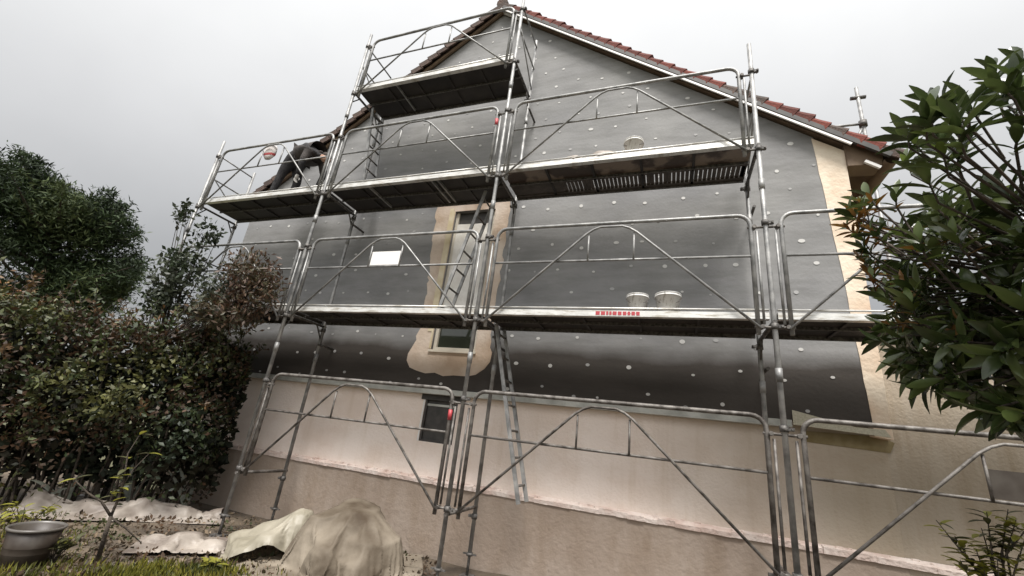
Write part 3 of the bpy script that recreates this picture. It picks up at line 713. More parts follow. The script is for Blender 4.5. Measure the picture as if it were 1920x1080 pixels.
topk = np.clip((P[:, 2] - .9) / .7, 0, 1)[:, None] * (RNG.random((len(P), 1)) < .55)
lefty = np.clip((-6.0 - P[:, 0]) / 1.5, 0, 1)[:, None]
C = C * (1 - topk * lefty * .7) + np.array([.17, .065, .02]) * topk * lefty * .7
leaves('foliage', P, .070, C, G['leafs'], hg, asp=.55)['kind'] = 'stuff'
# loose shoots standing out of the clipped mass, each with its leaves
mb = MB(); SP = []; SC_ = []; r = random.Random(91)
shoot_src = hedge_pts(900, .97)
for p in shoot_src:
    top = p[2] > .9
    if not top and r.random() < .45: continue
    a = Vector(p); L_ = r.uniform(.15, .42) * (1.2 if top else .8)
    out_d = Vector((.55, -.6, 0)) if not top else Vector((r.uniform(-.3, .5), r.uniform(-.5, .3), 0))
    e = a + (out_d + Vector((r.uniform(-.5, .5), r.uniform(-.5, .5), r.uniform(.4, 1.3)))).normalized() * L_
    mb.tube([a, a.lerp(e, .5) + Vector((0, 0, .02)), e], [.005, .004, .002], 4, False)
    col = r.choice([(.04, .055, .016), (.07, .08, .022), (.08, .045, .018), (.10, .055, .02), (.05, .06, .02), (.03, .045, .012)])
    if a.x < -6.2 and top: col = r.choice([(.20, .08, .02), (.16, .09, .025), (.08, .09, .02)])
    for k in range(12): SP.append(a.lerp(e, .1 + .9 * k / 12)); SC_.append(col)
under(mb.build('shoots', G['bark'], kind='stuff'), hg)
SC_ = np.array(SC_) * (1 + .3 * RNG.uniform(-1, 1, (len(SC_), 1)))
leaves('shoot_leaves', np.array([tuple(q) for q in SP]), .075, SC_, G['leafs'], hg, asp=.45, up=.5)['kind'] = 'stuff'
# dense inner twigs that stop the light
mb = MB(); r = random.Random(9)
for i in range(230):
    t = r.uniform(0, HL); u = r.uniform(-.3, .3); p = hp0 + hd_ * t + hn * u
    if p[1] > .8: continue
    a = (p[0], p[1], GZ - .05); b = (p[0] + r.uniform(-.3, .3), min(p[1] + r.uniform(-.3, .3), .85), GZ + r.uniform(1.2, 2.3))
    mid = tuple((a[k] + b[k]) / 2 + r.uniform(-.1, .1) for k in range(3)); mb.tube([a, mid, b], [.016, .012, .004], 5, False)
under(mb.build('stems', G['bark']), hg)
# big inner mass of larger, darker leaves
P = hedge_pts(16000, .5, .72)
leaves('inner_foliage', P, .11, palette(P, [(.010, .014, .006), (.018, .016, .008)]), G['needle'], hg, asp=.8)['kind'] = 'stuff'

def shrub(name, label, cat, base, blobs, n, size, pal, stems, asp=.5, m='leafs', up=.3, inner=.0, seed=1, thick=.02, rise=0):
    t = thing(name, label, cat, base); Ps = []
    vol = np.array([b[3] * b[4] * b[5] for b in blobs]) ** .8; vol /= vol.sum()
    for b, k in zip(blobs, (vol * n).astype(int)):
        v = RNG.normal(size=(k, 3)); v /= np.linalg.norm(v, axis=1)[:, None]; rr = RNG.uniform(inner, 1, (k, 1)) ** .45
        q = v * rr; w_ = 1 + .35 * nzf(v + np.array(b[:3]), 1.7)[:, None]
        Ps.append(np.array(b[:3]) + q * w_ * np.array(b[3:6]))
    P = np.concatenate(Ps)
    # gaps: drop what falls where a noise is low
    P = P[nzf(P, 3.2 / max(.6, np.mean([b[3] for b in blobs])), 7) > -.22]
    leaves('foliage' if cat != 'tree' else 'crown', P, size, palette(P, pal, 1.5, seed), G[m], t, asp=asp, up=up)['kind'] = 'stuff'
    mb = MB(); r = random.Random(seed); B = Vector(base)
    if rise: mb.tube([B, B + Vector((.03, .02, rise * .5)), B + Vector((0, 0, rise + .05))], [.03, .025, .02], 6, False)
    for i in range(stems):
        b = blobs[i % len(blobs)]; e = Vector(b[:3]) + Vector((r.uniform(-.7, .7) * b[3], r.uniform(-.7, .7) * b[4], r.uniform(-.2, .8) * b[5]))
        s0 = B + Vector((r.uniform(-.05, .05), r.uniform(-.05, .05), rise)) if rise else B + Vector((r.uniform(-.05, .05), r.uniform(-.05, .05), 0)); mid = s0.lerp(e, .5) + Vector((r.uniform(-.1, .1), r.uniform(-.1, .1), r.uniform(0, .15))) * (e - s0).length * .5
        mb.tube([s0, s0.lerp(mid, .5), mid, mid.lerp(e, .5), e], [thick, thick * .8, thick * .6, thick * .4, thick * .15], 6, False)
    under(mb.build('stems' if cat != 'tree' else 'trunk', G['bark']), t)
    return t
c1 = onY(480, 520, -.35)
shrub('autumn_shrub', 'reddish brown autumn shrub rising above the hedge in front of the second post', 'shrub', (-4.75, .1, GZ),
      [(c1[0], -.35, c1[2] - .05, .40, .3, .42), (c1[0] - .35, -.3, c1[2] + .1, .32, .3, .35), (c1[0] + .25, -.35, c1[2] - .2, .28, .25, .36), (c1[0] - .2, -.3, c1[2] - .5, .5, .35, .35)],
      4200, .075, [(.045, .025, .015), (.08, .042, .024), (.06, .05, .024), (.10, .06, .035), (.04, .042, .018)], 26, asp=.35, up=.8, seed=5, thick=.012, rise=2.15)
c2 = onY(350, 500, -.2)
shrub('rose_bush', 'tall sparse rose bush with thin sprays against the sky by the leftmost post', 'shrub', (-5.5, .1, GZ),
      [(c2[0], -.3, c2[2] - .1, .5, .3, .45), (onY(345, 400, -.3)[0], -.3, onY(345, 400, -.3)[2], .16, .15, .22), (onY(390, 440, -.3)[0], -.3, onY(390, 440, -.3)[2], .25, .2, .25), (onY(300, 560, -.3)[0], -.3, onY(300, 560, -.3)[2], .4, .3, .3)],
      1900, .085, [(.03, .045, .02), (.05, .06, .035), (.02, .03, .012)], 22, asp=.55, up=.1, seed=8, thick=.012, rise=2.15)
c3 = onY(420, 560, -.25)
shrub('green_shrub', 'grey green shrub under the left middle deck between the rose and the red shrub', 'shrub', (-4.9, -.35, GZ),
      [(c3[0] - .1, -.3, c3[2], .42, .3, .4), (c3[0] + .15, -.3, c3[2] - .2, .35, .3, .3)], 1500, .085, [(.04, .05, .03), (.07, .075, .045), (.09, .07, .04)], 14, asp=.45, seed=11, thick=.012, rise=2.15)

# conifer beyond the hedge
tb = atd(95, 470, 17.0)
tt = thing('conifer_tree', 'dark green feathery conifer beyond the hedge at the left edge', 'tree', (tb[0], tb[1], GZ))
mb = MB(); mb.tube([(tb[0], tb[1], GZ - .1), (tb[0] + .05, tb[1], 2), (tb[0] + .1, tb[1] + .05, 4.6)], [.26, .18, .05], 8); 
r = random.Random(15); BR = []
def tip(u, v, dd=0): return Vector(atd(u, v, 17.0 + dd))
outl = [(22, 287), (60, 300), (100, 345), (130, 350), (170, 372), (205, 365), (232, 385), (255, 430), (262, 475), (245, 520), (215, 555), (255, 500), (235, 545), (190, 560), (150, 560), (-40, 290), (-90, 310), (-120, 350), (-60, 330), (150, 420), (80, 380), (0, 350), (200, 440), (50, 430), (-30, 420), (120, 480), (180, 510), (60, 540), (-20, 520), (-140, 470), (-110, 540)]
for (u, v) in outl:
    for k in range(4):
        e = tip(u + r.uniform(-14, 14), v + r.uniform(-8, 22), r.uniform(-1.6, 1.6) * (1 if k else .3))
        z0 = min(max(e.z - (e - Vector((tb[0], tb[1], e.z))).length * .45, -.2), 4.4); s0 = Vector((tb[0], tb[1], z0))
        mid = s0.lerp(e, .55) - Vector((0, 0, .12)); mb.tube([s0, mid, e], [.05, .03, .006], 5, False); BR.append((s0, mid, e))
        if k == 0 and u > 150: BR.append((s0.lerp(mid, .6), mid, e - Vector((0, 0, .5))))
under(mb.build('trunk', G['bark']), tt)
Ps = []
for (a, m_, e) in BR:
    L_ = (e - a).length; n = int(760 * max(.5, L_ / 3))
    t = RNG.uniform(.18, 1.0, n) ** .8; A = np.array(a); Mv = np.array(m_); Ee = np.array(e)
    c_ = ((1 - t) ** 2)[:, None] * A + (2 * t * (1 - t))[:, None] * Mv + (t ** 2)[:, None] * Ee
    Ps.append(c_ + RNG.normal(size=(n, 3)) * (.05 + .36 * (1 - t) ** .6)[:, None] * np.array([1, 1, .75]))
P = np.concatenate(Ps)
leaves('crown', P, .15, palette(P, [(.014, .024, .010), (.024, .040, .014), (.035, .055, .020), (.060, .080, .028)], .8, 2), G['needle'], tt, asp=.22, up=.2)['kind'] = 'stuff'

# ---- laurel bush on the right: whorls of large leaves on branching stems
def leaf_mesh(L_, W_, seed, m):
    q = MB(); n = 5; vs = []
    for i in range(n + 1):
        t = i / n; ww = W_ * .5 * math.sin(math.pi * min(1, t * .93 + .05)) ** .8; z = -.22 * L_ * t * t
        vs += [(t * L_, -ww, z + ww * .35), (t * L_, 0, z), (t * L_, ww, z + ww * .35)]
    fs = []
    for i in range(n): a = i * 3; fs += [(a, a + 1, a + 4, a + 3), (a + 1, a + 2, a + 5, a + 4)]
    return q.add(vs, fs, True).mesh('leaf', m)
G['laurel2'] = mat('laurel_leaf_light', (.055, .080, .022), .3, 0, (.10, .125, .04), 5, trans=.25, rnd=.3, spec=.6)
LV = [leaf_mesh(.140, .040, 6, G['laurel2']), leaf_mesh(.150, .046, 0, G['laurel']), leaf_mesh(.135, .050, 1, G['laurel']), leaf_mesh(.115, .034, 2, G['laurel']), leaf_mesh(.14, .042, 2, G['laurel2'])]
G['laurel_red'] = mat('laurel_leaf_rust', (.13, .055, .015), .35, 0, (.20, .115, .025), 6, trans=.25)
G['laurel_lite'] = mat('laurel_leaf_young', (.10, .15, .03), .35, 0, (.16, .20, .05), 6, trans=.3)
LR = leaf_mesh(.09, .026, 4, G['laurel_red']); LLt = leaf_mesh(.10, .036, 5, G['laurel_lite'])
la = thing('laurel_bush', 'dark glossy laurel bush with long leaves filling the right edge', 'bush', (5.3, -2.4, GZ))
r = random.Random(77)
# outline of the bush seen from the path, as (u, v, distance, spread) whorl seats
seats = []
hand = [(1866, 150, 2.5), (1815, 190, 2.4), (1700, 240, 2.4), (1745, 200, 2.3), (1920, 190, 2.5), (1790, 215, 2.2), (1735, 215, 2.3), (1790, 235, 2.2), (1700, 255, 2.5), (1765, 275, 2.3), (1735, 330, 2.4), (1905, 150, 2.5), (1600, 395, 2.9), (1585, 425, 2.95), (1620, 380, 2.9), (1640, 440, 2.8), (1610, 480, 2.85), (1635, 520, 2.8), (1660, 560, 2.75),
        (1665, 610, 2.7), (1650, 640, 2.75), (1690, 660, 2.6), (1715, 690, 2.6), (1750, 715, 2.5), (1800, 745, 2.45), (1850, 770, 2.4), (1895, 780, 2.3), (1720, 720, 2.6), (1610, 440, 2.9), (1590, 400, 2.9)]
seats += [(u, v, d_) for u, v, d_ in hand]
def inside(u, v):
    pl = [(1700, 230), (1740, 180), (1800, 200), (1850, 130), (1940, 90), (2300, 60), (2500, 500), (2300, 900), (1930, 810), (1850, 770), (1770, 720), (1700, 680), (1650, 620), (1640, 540), (1600, 480), (1570, 420), (1580, 370), (1660, 360), (1680, 300)]
    c = False; j = len(pl) - 1
    for i in range(len(pl)):
        (x1, y1), (x2, y2) = pl[i], pl[j]
        if (y1 > v) != (y2 > v) and u < (x2 - x1) * (v - y1) / (y2 - y1) + x1: c = not c
        j = i
    return c
while len(seats) < 450:
    u = r.uniform(1560, 2300); v = r.uniform(60, 860)
    if not inside(u, v): continue
    if v < 340 and r.random() < .68: continue
    k = min(1, (u - 1570) / 300); dist = 2.85 - .6 * k + r.uniform(0, .9 + .6 * k)
    seats.append((u, v, dist))
centre = Vector(atd(2120, 560, 2.9)); root = Vector((centre.x, centre.y, GZ)); la.location = root; bpy.context.view_layer.update()
stem = MB(); stem.tube([root, root.lerp(centre, .5) + Vector((.05, .03, 0)), centre, centre + Vector((-.1, 0, .8))], [.06, .05, .035, .02], 8)
allL = []
for si, (u, v, dist) in enumerate(seats):
    p = Vector(atd(u, v, dist)); back = (centre - p); back.z -= .25; back.normalize()
    ax = (-back * .6 + Vector((r.uniform(-.4, .4), r.uniform(-.4, .4), r.uniform(.3, .9)))).normalized()
    if si < 10: ax = (Vector((r.uniform(-.3, .3), r.uniform(-.3, .3), 1))).normalized()
    if v > 600: ax = (ax + Vector((0, 0, -.9))).normalized()
    h = centre.lerp(p, .6) + Vector((0, 0, -.05)); 
    if si < 25 or si % 4 == 0: stem.tube([centre.lerp(p, .25), h, p - ax * .12, p], [.009, .006, .004, .003], 5, False)
    else: stem.tube([p - ax * .16 + back * .1, p - ax * .06, p], [.005, .005, .003], 5, False)
    t1 = ax.orthogonal().normalized(); t2 = ax.cross(t1)
    n = r.randint(8, 12)
    for i in range(n):
        a = i * 2.4 + r.uniform(-.3, .3); op = .35 + 1.05 * (i / n) + r.uniform(-.15, .15)
        dr = (ax * math.cos(op) + (t1 * math.cos(a) + t2 * math.sin(a)) * math.sin(op)).normalized()
        base = p - ax * (.10 * i / n)
        nn = (ax - dr * ax.dot(dr)); nn = nn.normalized() if nn.length > .01 else t1
        yy = nn.cross(dr).normalized(); m3 = Matrix((dr, yy, nn)).transposed().to_4x4()
        sc_ = r.uniform(.65, 1.12) * (.8 if u < 1680 else 1.0) * (.85 if v < 260 else 1)
        me = r.choice(LV)
        if u < 1680 and 350 < v < 560 and r.random() < .6: me = LR
        elif 1560 < u < 1800 and 420 < v < 640 and r.random() < .12: me = LR
        elif r.random() < .09: me = LLt
        allL.append((dist + (0 if (u < 1925) else 9), me, Matrix.Translation(base) @ m3 @ Matrix.Scale(sc_, 4)))
allL.sort(key=lambda q: q[0])
inv = Matrix.Translation(-root)
for dd, me, Mx in allL[:300]:
    o = mk('leaf', me, la); o.matrix_local = inv @ Mx
# the remaining leaves: joined per material
grp = {}
for dd, me, Mx in allL[300:]:
    g = grp.setdefault(me.materials[0].name, ([], [], me.materials[0])); n0 = len(g[0])
    g[0].extend([tuple(Mx @ v_.co) for v_ in me.vertices]); g[1].extend([tuple(i + n0 for i in p_.vertices) for p_ in me.polygons])
for nm, (vv, ff, mm) in grp.items():
    q = MB(); q.add(vv, ff, True); under(q.build('foliage', mm, kind='stuff'), la)
under(stem.build('branches', G['bark']), la)

# ---- young shrub at lower right
yb = onY(1860, 1060, -1.2)
r = random.Random(5); ys_ = thing('young_shrub', 'small yellow green young shrub in the lower right corner by the basement wall', 'shrub', (yb[0], -1.2, GZ))
mb = MB(); G['yg'] = mat('young_green', (.20, .20, .025), .5, 0, (.32, .30, .06), 8, trans=.35); G['og'] = mat('olive_leaf', (.05, .055, .02), .5, 0, (.09, .085, .035), 8, trans=.2)
lm = [leaf_mesh(.085, .036, 0, G['yg']), leaf_mesh(.085, .034, 0, G['og'])]
for (u, v) in [(1755, 975), (1790, 1005), (1850, 960), (1840, 990), (1880, 1010), (1905, 975), (1830, 1030), (1870, 1050), (1910, 1040), (1890, 955), (1800, 1050), (1845, 1070), (1925, 1000), (1950, 960)]:
    e = Vector(onY(u, v, -1.2 + r.uniform(-.12, .12))); s0 = Vector((yb[0], -1.2, GZ)); mid = Vector(((e.x + yb[0] * 2) / 3, -1.2, e.z - .22))
    mb.tube([s0, mid, e], [.007, .005, .002], 5, False)
    for k in range(16):
        t = k / 16; p = mid.lerp(e, .15 + .85 * t); a = r.uniform(0, 6.28)
        dr = Vector((math.cos(a), math.sin(a) * .8, r.uniform(-.1, .7))).normalized(); yy = Vector((0, 0, 1)).cross(dr).normalized(); zz = dr.cross(yy)
        o = mk('leaf', lm[0] if r.random() < (.7 if (u < 1770 or k > 7) else .3) else lm[1], ys_)
        o.matrix_local = Matrix.Translation(p - s0) @ Matrix((dr, yy, zz)).transposed().to_4x4() @ Matrix.Scale(r.uniform(.6, 1.1), 4)
under(mb.build('stems', G['bark']), ys_)

# ------------------------------------------------------------------ sheets, mound, pot and small plants at lower left
mc = onY(640, 1079, -.15)
def drape(name, label, cat, c, sx, sy, h, m, seed, creases=9):
    t = thing(name, label, cat, c); n, k = 150, 60; vs = []
    for j in range(k):
        s = j / (k - 1)
        for i in range(n):
            a = 2 * math.pi * i / n
            th = min(s / .78, 1) * math.pi * .5; sk = max(0, s - .78) / .22
            rad = math.sin(th) ** .9 * (1 + .30 * sk)
            z = h * (max(0, math.cos(th)) ** .62 * .88 + .12 * (1 - sk) ** 1.5)
            ca, sa = math.cos(a), math.sin(a)
            wv = noise.noise(Vector((ca * 2, sa * 2, s * 2 + seed))) * .6
            r1 = max(0, 1 - abs(noise.noise(Vector((ca * 2.6 + seed + wv, sa * 2.6, s * 1.3)))) * 4.5) ** 1.6
            r2 = max(0, 1 - abs(noise.noise(Vector((ca * 5.5 + seed, sa * 5.5 + wv, s * 3.6)))) * 5) ** 1.5
            r3 = max(0, 1 - abs(noise.noise(Vector((ca * 11 + seed, sa * 11, s * 9 + wv)))) * 5) ** 1.5
            fo = .085 * r1 * s + .030 * r2 * s + .007 * r3 + .16 * noise.noise(Vector((ca * 1.2, sa * 1.2, s + seed + 3)))
            p = Vector((math.cos(a), math.sin(a), s)); f = 1 + fo + .10 * noise.noise(p * 1.6 + Vector((seed, 0, 0)))
            vs.append((math.cos(a) * sx * rad * f, math.sin(a) * sy * rad * f, max(z, 0.0) + .10 * h * noise.noise(p * 2 + Vector((0, seed, 0))) + .030 * h * r2 + .01 * h * r3))
    fs = [(j * n + i, j * n + (i + 1) % n, (j + 1) * n + (i + 1) % n, (j + 1) * n + i) for j in range(k - 1) for i in range(n)]
    MB().add(vs, fs, True).build('sheet', m, t); return t
def cloth_over(name, label, cat, centre, w_, l_, rot, heaps, m, nseg=84, frames=46, stiff=.6, drop=.12, seed=0):
    '''a real sheet: a cloth grid dropped over heaps, settled, and kept as an ordinary mesh'''
    cols = []
    q = MB(); q.box(centre[0] - 2.5, centre[0] + 2.5, centre[1] - 2.5, centre[1] + 2.5, GZ - .3, GZ + .004); g = q.build('tmp', m); cols.append(g)
    for (x, y, rx, ry, h) in heaps:
        vs = []; n, k = 20, 9; rr = random.Random(seed + int(x * 100))
        for b in range(k):
            ph = math.pi * b / (k - 1)
            for a in range(n):
                t_ = 2 * math.pi * a / n; f = 1 + .16 * noise.noise(Vector((math.cos(t_) * 1.5 * math.sin(ph) + x * 9, math.sin(t_) * 1.5 * math.sin(ph), math.cos(ph) * 1.5)))
                vs.append((x + rx * math.cos(t_) * math.sin(ph) ** .7 * f, y + ry * math.sin(t_) * math.sin(ph) ** .7 * f, GZ + h * math.cos(ph) * f))
        q = MB(); q.add(vs, [(b * n + a, (b + 1) * n + a, (b + 1) * n + (a + 1) % n, b * n + (a + 1) % n) for b in range(k - 1) for a in range(n)]); cols.append(q.build('tmp', m))
    for c_ in cols:
        md = c_.modifiers.new('Collision', 'COLLISION'); c_.collision.thickness_outer = .012; c_.collision.cloth_friction = 25
    top = GZ + max(h for *_, h in heaps) * 1.1 + drop; vs = []; N_ = nseg; M_ = max(8, int(nseg * l_ / w_))
    for i in range(N_ + 1):
        for j in range(M_ + 1):
            a = (i / N_ - .5) * w_; b = (j / M_ - .5) * l_
            e = .05 * noise.noise(Vector((a * 2, b * 2, seed)))
            vs.append((centre[0] + (a * math.cos(rot) - b * math.sin(rot)) * (1 + e), centre[1] + (a * math.sin(rot) + b * math.cos(rot)) * (1 + e), top + .02 * noise.noise(Vector((a * 4, b * 4, seed + 2)))))
    q = MB(); q.add(vs, [(i * (M_ + 1) + j, (i + 1) * (M_ + 1) + j, (i + 1) * (M_ + 1) + j + 1, i * (M_ + 1) + j + 1) for i in range(N_) for j in range(M_)], True)
    o = q.build('tmp_cloth', m); md = o.modifiers.new('Cloth', 'CLOTH'); st = md.settings
    st.quality = 4; st.mass = .15; st.tension_stiffness = 12; st.compression_stiffness = 12; st.bending_stiffness = stiff; st.air_damping = 2
    md.collision_settings.distance_min = .008; md.collision_settings.collision_quality = 2; md.collision_settings.use_self_collision = False
    md.point_cache.frame_start = 1; md.point_cache.frame_end = frames + 5
    for f_ in range(1, frames + 1): S.frame_set(f_)
    ev = o.evaluated_get(bpy.context.evaluated_depsgraph_get()); co = [tuple(o.matrix_world @ v_.co) for v_ in ev.data.vertices]
    faces = [tuple(p_.vertices) for p_ in o.data.polygons]
    for c_ in cols + [o]: bpy.data.objects.remove(c_, do_unlink=True)
    S.frame_set(1)
    t = thing(name, label, cat, (centre[0], centre[1], GZ)); q = MB(); q.add(co, faces, True); under(q.build('sheet', m), t); return t
cloth_over('covered_mound', 'rounded heap under a dirty brown tarpaulin at the foot of the wall', 'tarpaulin', (-1.12, .0), 2.3, 1.9, .3,
           [(-1.14, .12, .44, .38, .62), (-.86, .05, .34, .34, .44), (-1.42, -.05, .26, .32, .46), (-1.1, -.38, .16, .1, .30), (-.75, -.25, .12, .14, .22)], G['tarp'], nseg=110, seed=3, stiff=.25)
cloth_over('cream_sheet', 'creamy crumpled plastic sheet bunched left of the brown covered heap', 'plastic sheet', (-1.95, -.12), 1.15, .95, .5,
           [(-1.80, -.02, .18, .2, .44), (-2.08, -.10, .2, .2, .30), (-1.85, -.35, .16, .16, .26), (-2.3, -.28, .14, .14, .18), (-2.1, -.4, .13, .13, .17), (-1.98, -.48, .16, .12, .13)], G['cream'], nseg=76, seed=7, stiff=.25)
def flat(name, label, cat, corners, m, seed, amp=.04):
    n = 56; vs = []; c = np.mean(corners, 0); t = thing(name, label, cat, (c[0], c[1], GZ))
    A, B, C_, D_ = [np.array(q) for q in corners]
    for i in range(n):
        for j in range(n):
            a, b = i / (n - 1), j / (n - 1); p = (A * (1 - a) + B * a) * (1 - b) + (D_ * (1 - a) + C_ * a) * b
            e = noise.noise(Vector((a * 3, b * 3, seed))) * .35 + noise.noise(Vector((a * 9, b * 9, seed))) * .12; p = p + e * (p - c)
            rg = lambda f, q: max(0, 1 - abs(noise.noise(Vector((p[0] * f, p[1] * f * .8, seed + q)))) * 5) ** 1.5
            zz = .012 + amp * (.5 + .6 * noise.noise(Vector((p[0] * 2, p[1] * 2, seed)))) + amp * 1.3 * rg(2.4, 1) + amp * .7 * rg(5.5, 4) + amp * .3 * rg(12, 7)
            edge = min(a, b, 1 - a, 1 - b); zz *= min(1, .3 + edge * 6)
            vs.append((p[0] - c[0], p[1] - c[1], ground_h(p[0], p[1]) - GZ + zz))
    MB().add(vs, [(i * n + j, (i + 1) * n + j, (i + 1) * n + j + 1, i * n + j + 1) for i in range(n - 1) for j in range(n - 1)], True).build('sheet', m, t)
gz = lambda u, v: tuple(onZ(u, v, GZ)[:2])
ga, gb = gz(345, 1025), gz(235, 968)
cloth_over('grey_sheet', 'pale grey dust sheet spread on the soil beside the second post foot', 'dust sheet', ga, 1.0, .75, .75,
           [(ga[0], ga[1], .10, .2, .13), (ga[0] + .3, ga[1] + .1, .12, .1, .09), (ga[0] - .28, ga[1] - .12, .1, .08, .07), (ga[0] + .1, ga[1] - .25, .07, .06, .06)], G['pink'], nseg=56, seed=11, stiff=.1)
cloth_over('pale_sheet', 'long pinkish dust sheet lying along the foot of the hedge behind the pot', 'dust sheet', gb, 2.3, .95, .78,
           [(gb[0] - .7, gb[1] - .6, .12, .12, .22), (gb[0] - .3, gb[1] - .25, .16, .1, .14), (gb[0] + .1, gb[1] + .1, .1, .12, .20), (gb[0] + .45, gb[1] + .4, .14, .1, .13), (gb[0] + .1, gb[1] - .2, .1, .1, .1), (gb[0] + .75, gb[1] + .7, .1, .1, .12)], G['pink'], nseg=90, seed=15, stiff=.1)
# wide dark pot with a pale rim
pc = onZ(72, 985, -.60); pr = np.linalg.norm(onZ(137, 980, -.6) - onZ(10, 992, -.6)) / 2 * .85
t = thing('plant_pot', 'wide dark brown plant pot with a pale grey rim at the left edge', 'pot', (pc[0], pc[1], GZ))
MB().lathe((0, 0, 0), [(0, .0), (pr * .75, 0), (pr * .97, .28), (pr * .94, .28), (pr * .84, .10)], 28).build('bowl', G['pot'], t)
MB().lathe((0, 0, 0), [(pr * .97, .275), (pr * 1.04, .280), (pr * 1.04, .297), (pr * .97, .30), (pr * .95, .28)], 28).build('rim', G['rim'], t)
MB().lathe((0, 0, .14), [(0, .02), (pr * .86, 0)], 28).build('potting_soil', G['soil'], t)
# bare forked sapling
sp = onZ(185, 1048, GZ)
t = thing('sapling', 'bare forked sapling with a few green leaves in front of the pale sheets', 'sapling', tuple(sp)); ds = np.linalg.norm(sp - CAM) * .97
def Q(u, v): return Vector(atd(u, v, ds)) - Vector(sp)
mb = MB(); mb.tube([(0, 0, -.05), Q(198, 1000), Q(208, 968)], [.022, .018, .016], 7); mb.tube([Q(208, 968), Q(190, 940), Q(165, 925), Q(140, 900)], [.013, .01, .008, .004], 6)
mb.tube([Q(208, 968), Q(222, 935), Q(232, 900), Q(240, 850), Q(262, 815)], [.013, .011, .009, .006, .002], 6); mb.tube([Q(208, 970), Q(235, 990), Q(265, 1018)], [.010, .007, .004], 6)
mb.tube([Q(228, 915), Q(250, 880), Q(280, 850)], [.006, .004, .002], 5)
o = mb.build('stems', G['bark'], t)
r = random.Random(12)
for (u, v) in [(215, 930), (225, 915), (232, 900), (205, 925), (222, 895), (236, 880), (212, 940), (262, 815), (280, 850), (142, 898), (240, 860)]:
    for k in range(2):
        a = r.uniform(0, 6.3); dr = Vector((math.cos(a), math.sin(a), r.uniform(-.2, .8))).normalized(); yy = Vector((0, 0, 1)).cross(dr).normalized()
        o = mk('leaf', lm[1] if k else lm[0], t); o.matrix_local = Matrix.Translation(Q(u, v)) @ Matrix((dr, yy, dr.cross(yy))).transposed().to_4x4() @ Matrix.Scale(1.3, 4)
# strap-leaved plants with arching grey leaves
G['strap'] = mat('grey_strap_leaf', (.10, .11, .08), .4, 0, (.24, .25, .20), 6, trans=.15)
def strap(u, v, label, tips, seed):
    b = onZ(u, v, GZ); t = thing('strap_leaved_plant', label, 'plant', tuple(b), 'arching grey leaved plants at the hedge foot'); dd = np.linalg.norm(b - CAM)
    for (tu, tv, mu, mv) in tips:
        e = Vector(atd(tu, tv, dd)) - Vector(b); m_ = Vector(atd(mu, mv, dd)) - Vector(b); vs = []; n = 9
        for i in range(n + 1):
            s = i / n; p = Vector((0, 0, 0)) * (1 - s) ** 2 + 2 * s * (1 - s) * m_ + s * s * e; tg = (m_ * (1 - s) * 2 + (e - m_) * 2 * s).normalized()
            sd_ = tg.cross(Vector(ray(tu, tv)).normalized()).normalized() * (.020 * math.sin(math.pi * (s * .9 + .1)) + .002)
            vs += [p - sd_, p + Vector((0, .01, -.006)), p + sd_]
        MB().add(vs, [q for i in range(n) for q in ((i * 3, i * 3 + 1, i * 3 + 4, i * 3 + 3), (i * 3 + 1, i * 3 + 2, i * 3 + 5, i * 3 + 4))], True).build('leaf', G['strap'], t)
strap(125, 960, 'arching grey strap leaved plant just behind the dark pot', [(195, 872, 130, 880), (130, 915, 90, 915), (70, 935, 90, 920), (55, 900, 90, 900)], 1)
strap(245, 960, 'arching grey strap leaved plant behind the bare sapling', [(282, 808, 240, 830), (275, 855, 235, 880), (290, 895, 250, 900), (215, 870, 230, 890)], 2)
strap(345, 965, 'arching grey strap leaved plant right of the sapling near the second post', [(330, 865, 350, 890), (370, 900, 360, 910), (310, 880, 340, 900)], 3)
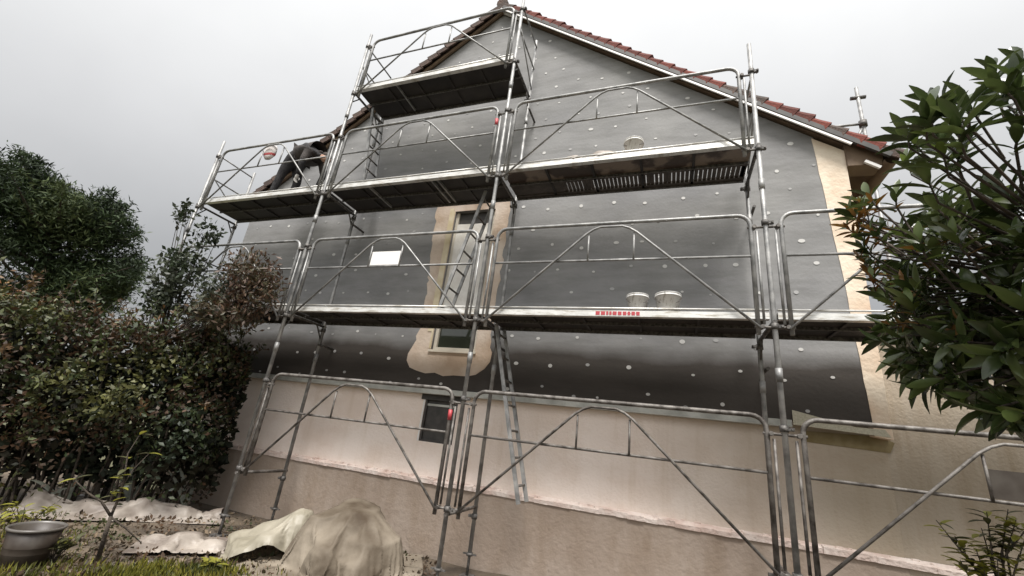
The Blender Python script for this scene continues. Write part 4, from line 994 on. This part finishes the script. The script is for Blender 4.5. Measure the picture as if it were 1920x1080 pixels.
for i, (u, v, lb, mt, hh, nl) in enumerate([(95, 1055, 'low brownish plant with small pale leaves in front of the dark pot', 1, .22, 40), (30, 1010, 'yellow green leafy plant at the very left edge beside the pot', 0, .30, 46),
        (385, 1075, 'low bright green clump in front of the grey sheet', 0, .12, 44), (340, 935, 'thin dark leaved plant between the hedge and the second post foot', 1, .5, 40)]):
    b = onZ(u, v, GZ); t = thing('garden_plant', lb, 'plant', tuple(b)); mb = MB(); r = random.Random(40 + i)
    for k in range(9):
        a = r.uniform(0, 6.28); e = Vector((math.cos(a) * hh * .6, math.sin(a) * hh * .6, hh * r.uniform(.6, 1.1))); md_ = e * .5 + Vector((0, 0, hh * .15))
        mb.tube([(0, 0, -.02), md_, e], [.005, .004, .002], 4, False)
        for q in range(nl // 9):
            p = md_.lerp(e, r.random()); a2 = r.uniform(0, 6.28); dr = Vector((math.cos(a2), math.sin(a2), r.uniform(-.2, .8))).normalized(); yy = Vector((0, 0, 1)).cross(dr).normalized()
            o = mk('leaf', lm[mt if r.random() < .8 else 1 - mt], t); o.matrix_local = Matrix.Translation(p) @ Matrix((dr, yy, dr.cross(yy))).transposed().to_4x4() @ Matrix.Scale(r.uniform(.7, 1.4), 4)
    mb.build('stems', G['bark'], t)
# grass and moss tufts, ivy-like litter
def tufts(name, spots, n, hgt, cols, label):
    Ps = []
    for (u, v, s) in spots:
        c = onZ(u, v, GZ); k = n; Ps.append(np.column_stack([c[0] + RNG.normal(0, s, k), c[1] + RNG.normal(0, s, k), np.full(k, GZ)]))
    P = np.concatenate(Ps); P[:, 2] = [ground_h(a, b) for a, b in P[:, :2]]
    o = leaves(name, P, hgt, palette(P, cols, 3, 1), G['leafs'], None, asp=.16, up=3.5)
    o['kind'] = 'stuff'; o['label'] = label; o['category'] = 'grass'
tufts('grass', [(20, 960, .35), (10, 1040, .3), (60, 1075, .2), (230, 1075, .12), (300, 1078, .12), (370, 1078, .10), (410, 1080, .1), (200, 1090, .2), (330, 1110, .25), (450, 1120, .25), (0, 1000, .3)], 420, .07,
      [(.07, .075, .010), (.12, .12, .014), (.17, .155, .02), (.05, .06, .01)], 'yellow green tufts of grass and moss along the lower left edge')
P = []
for k in range(5200):
    c = onZ(random.uniform(0, 820), random.uniform(960, 1085), GZ)
    if c[1] < .95: P.append((c[0], c[1], ground_h(c[0], c[1]) + .012))
P = np.array(P); o = leaves('leaf_litter', P, .05, palette(P, [(.10, .06, .035), (.05, .035, .02), (.20, .15, .10), (.05, .06, .02)], 2), G['leafs'], None, asp=.6, up=0)
o['kind'] = 'stuff'; o['label'] = 'fallen brown leaves scattered over the bare garden soil'; o['category'] = 'leaf litter'
S.render.engine = 'CYCLES'
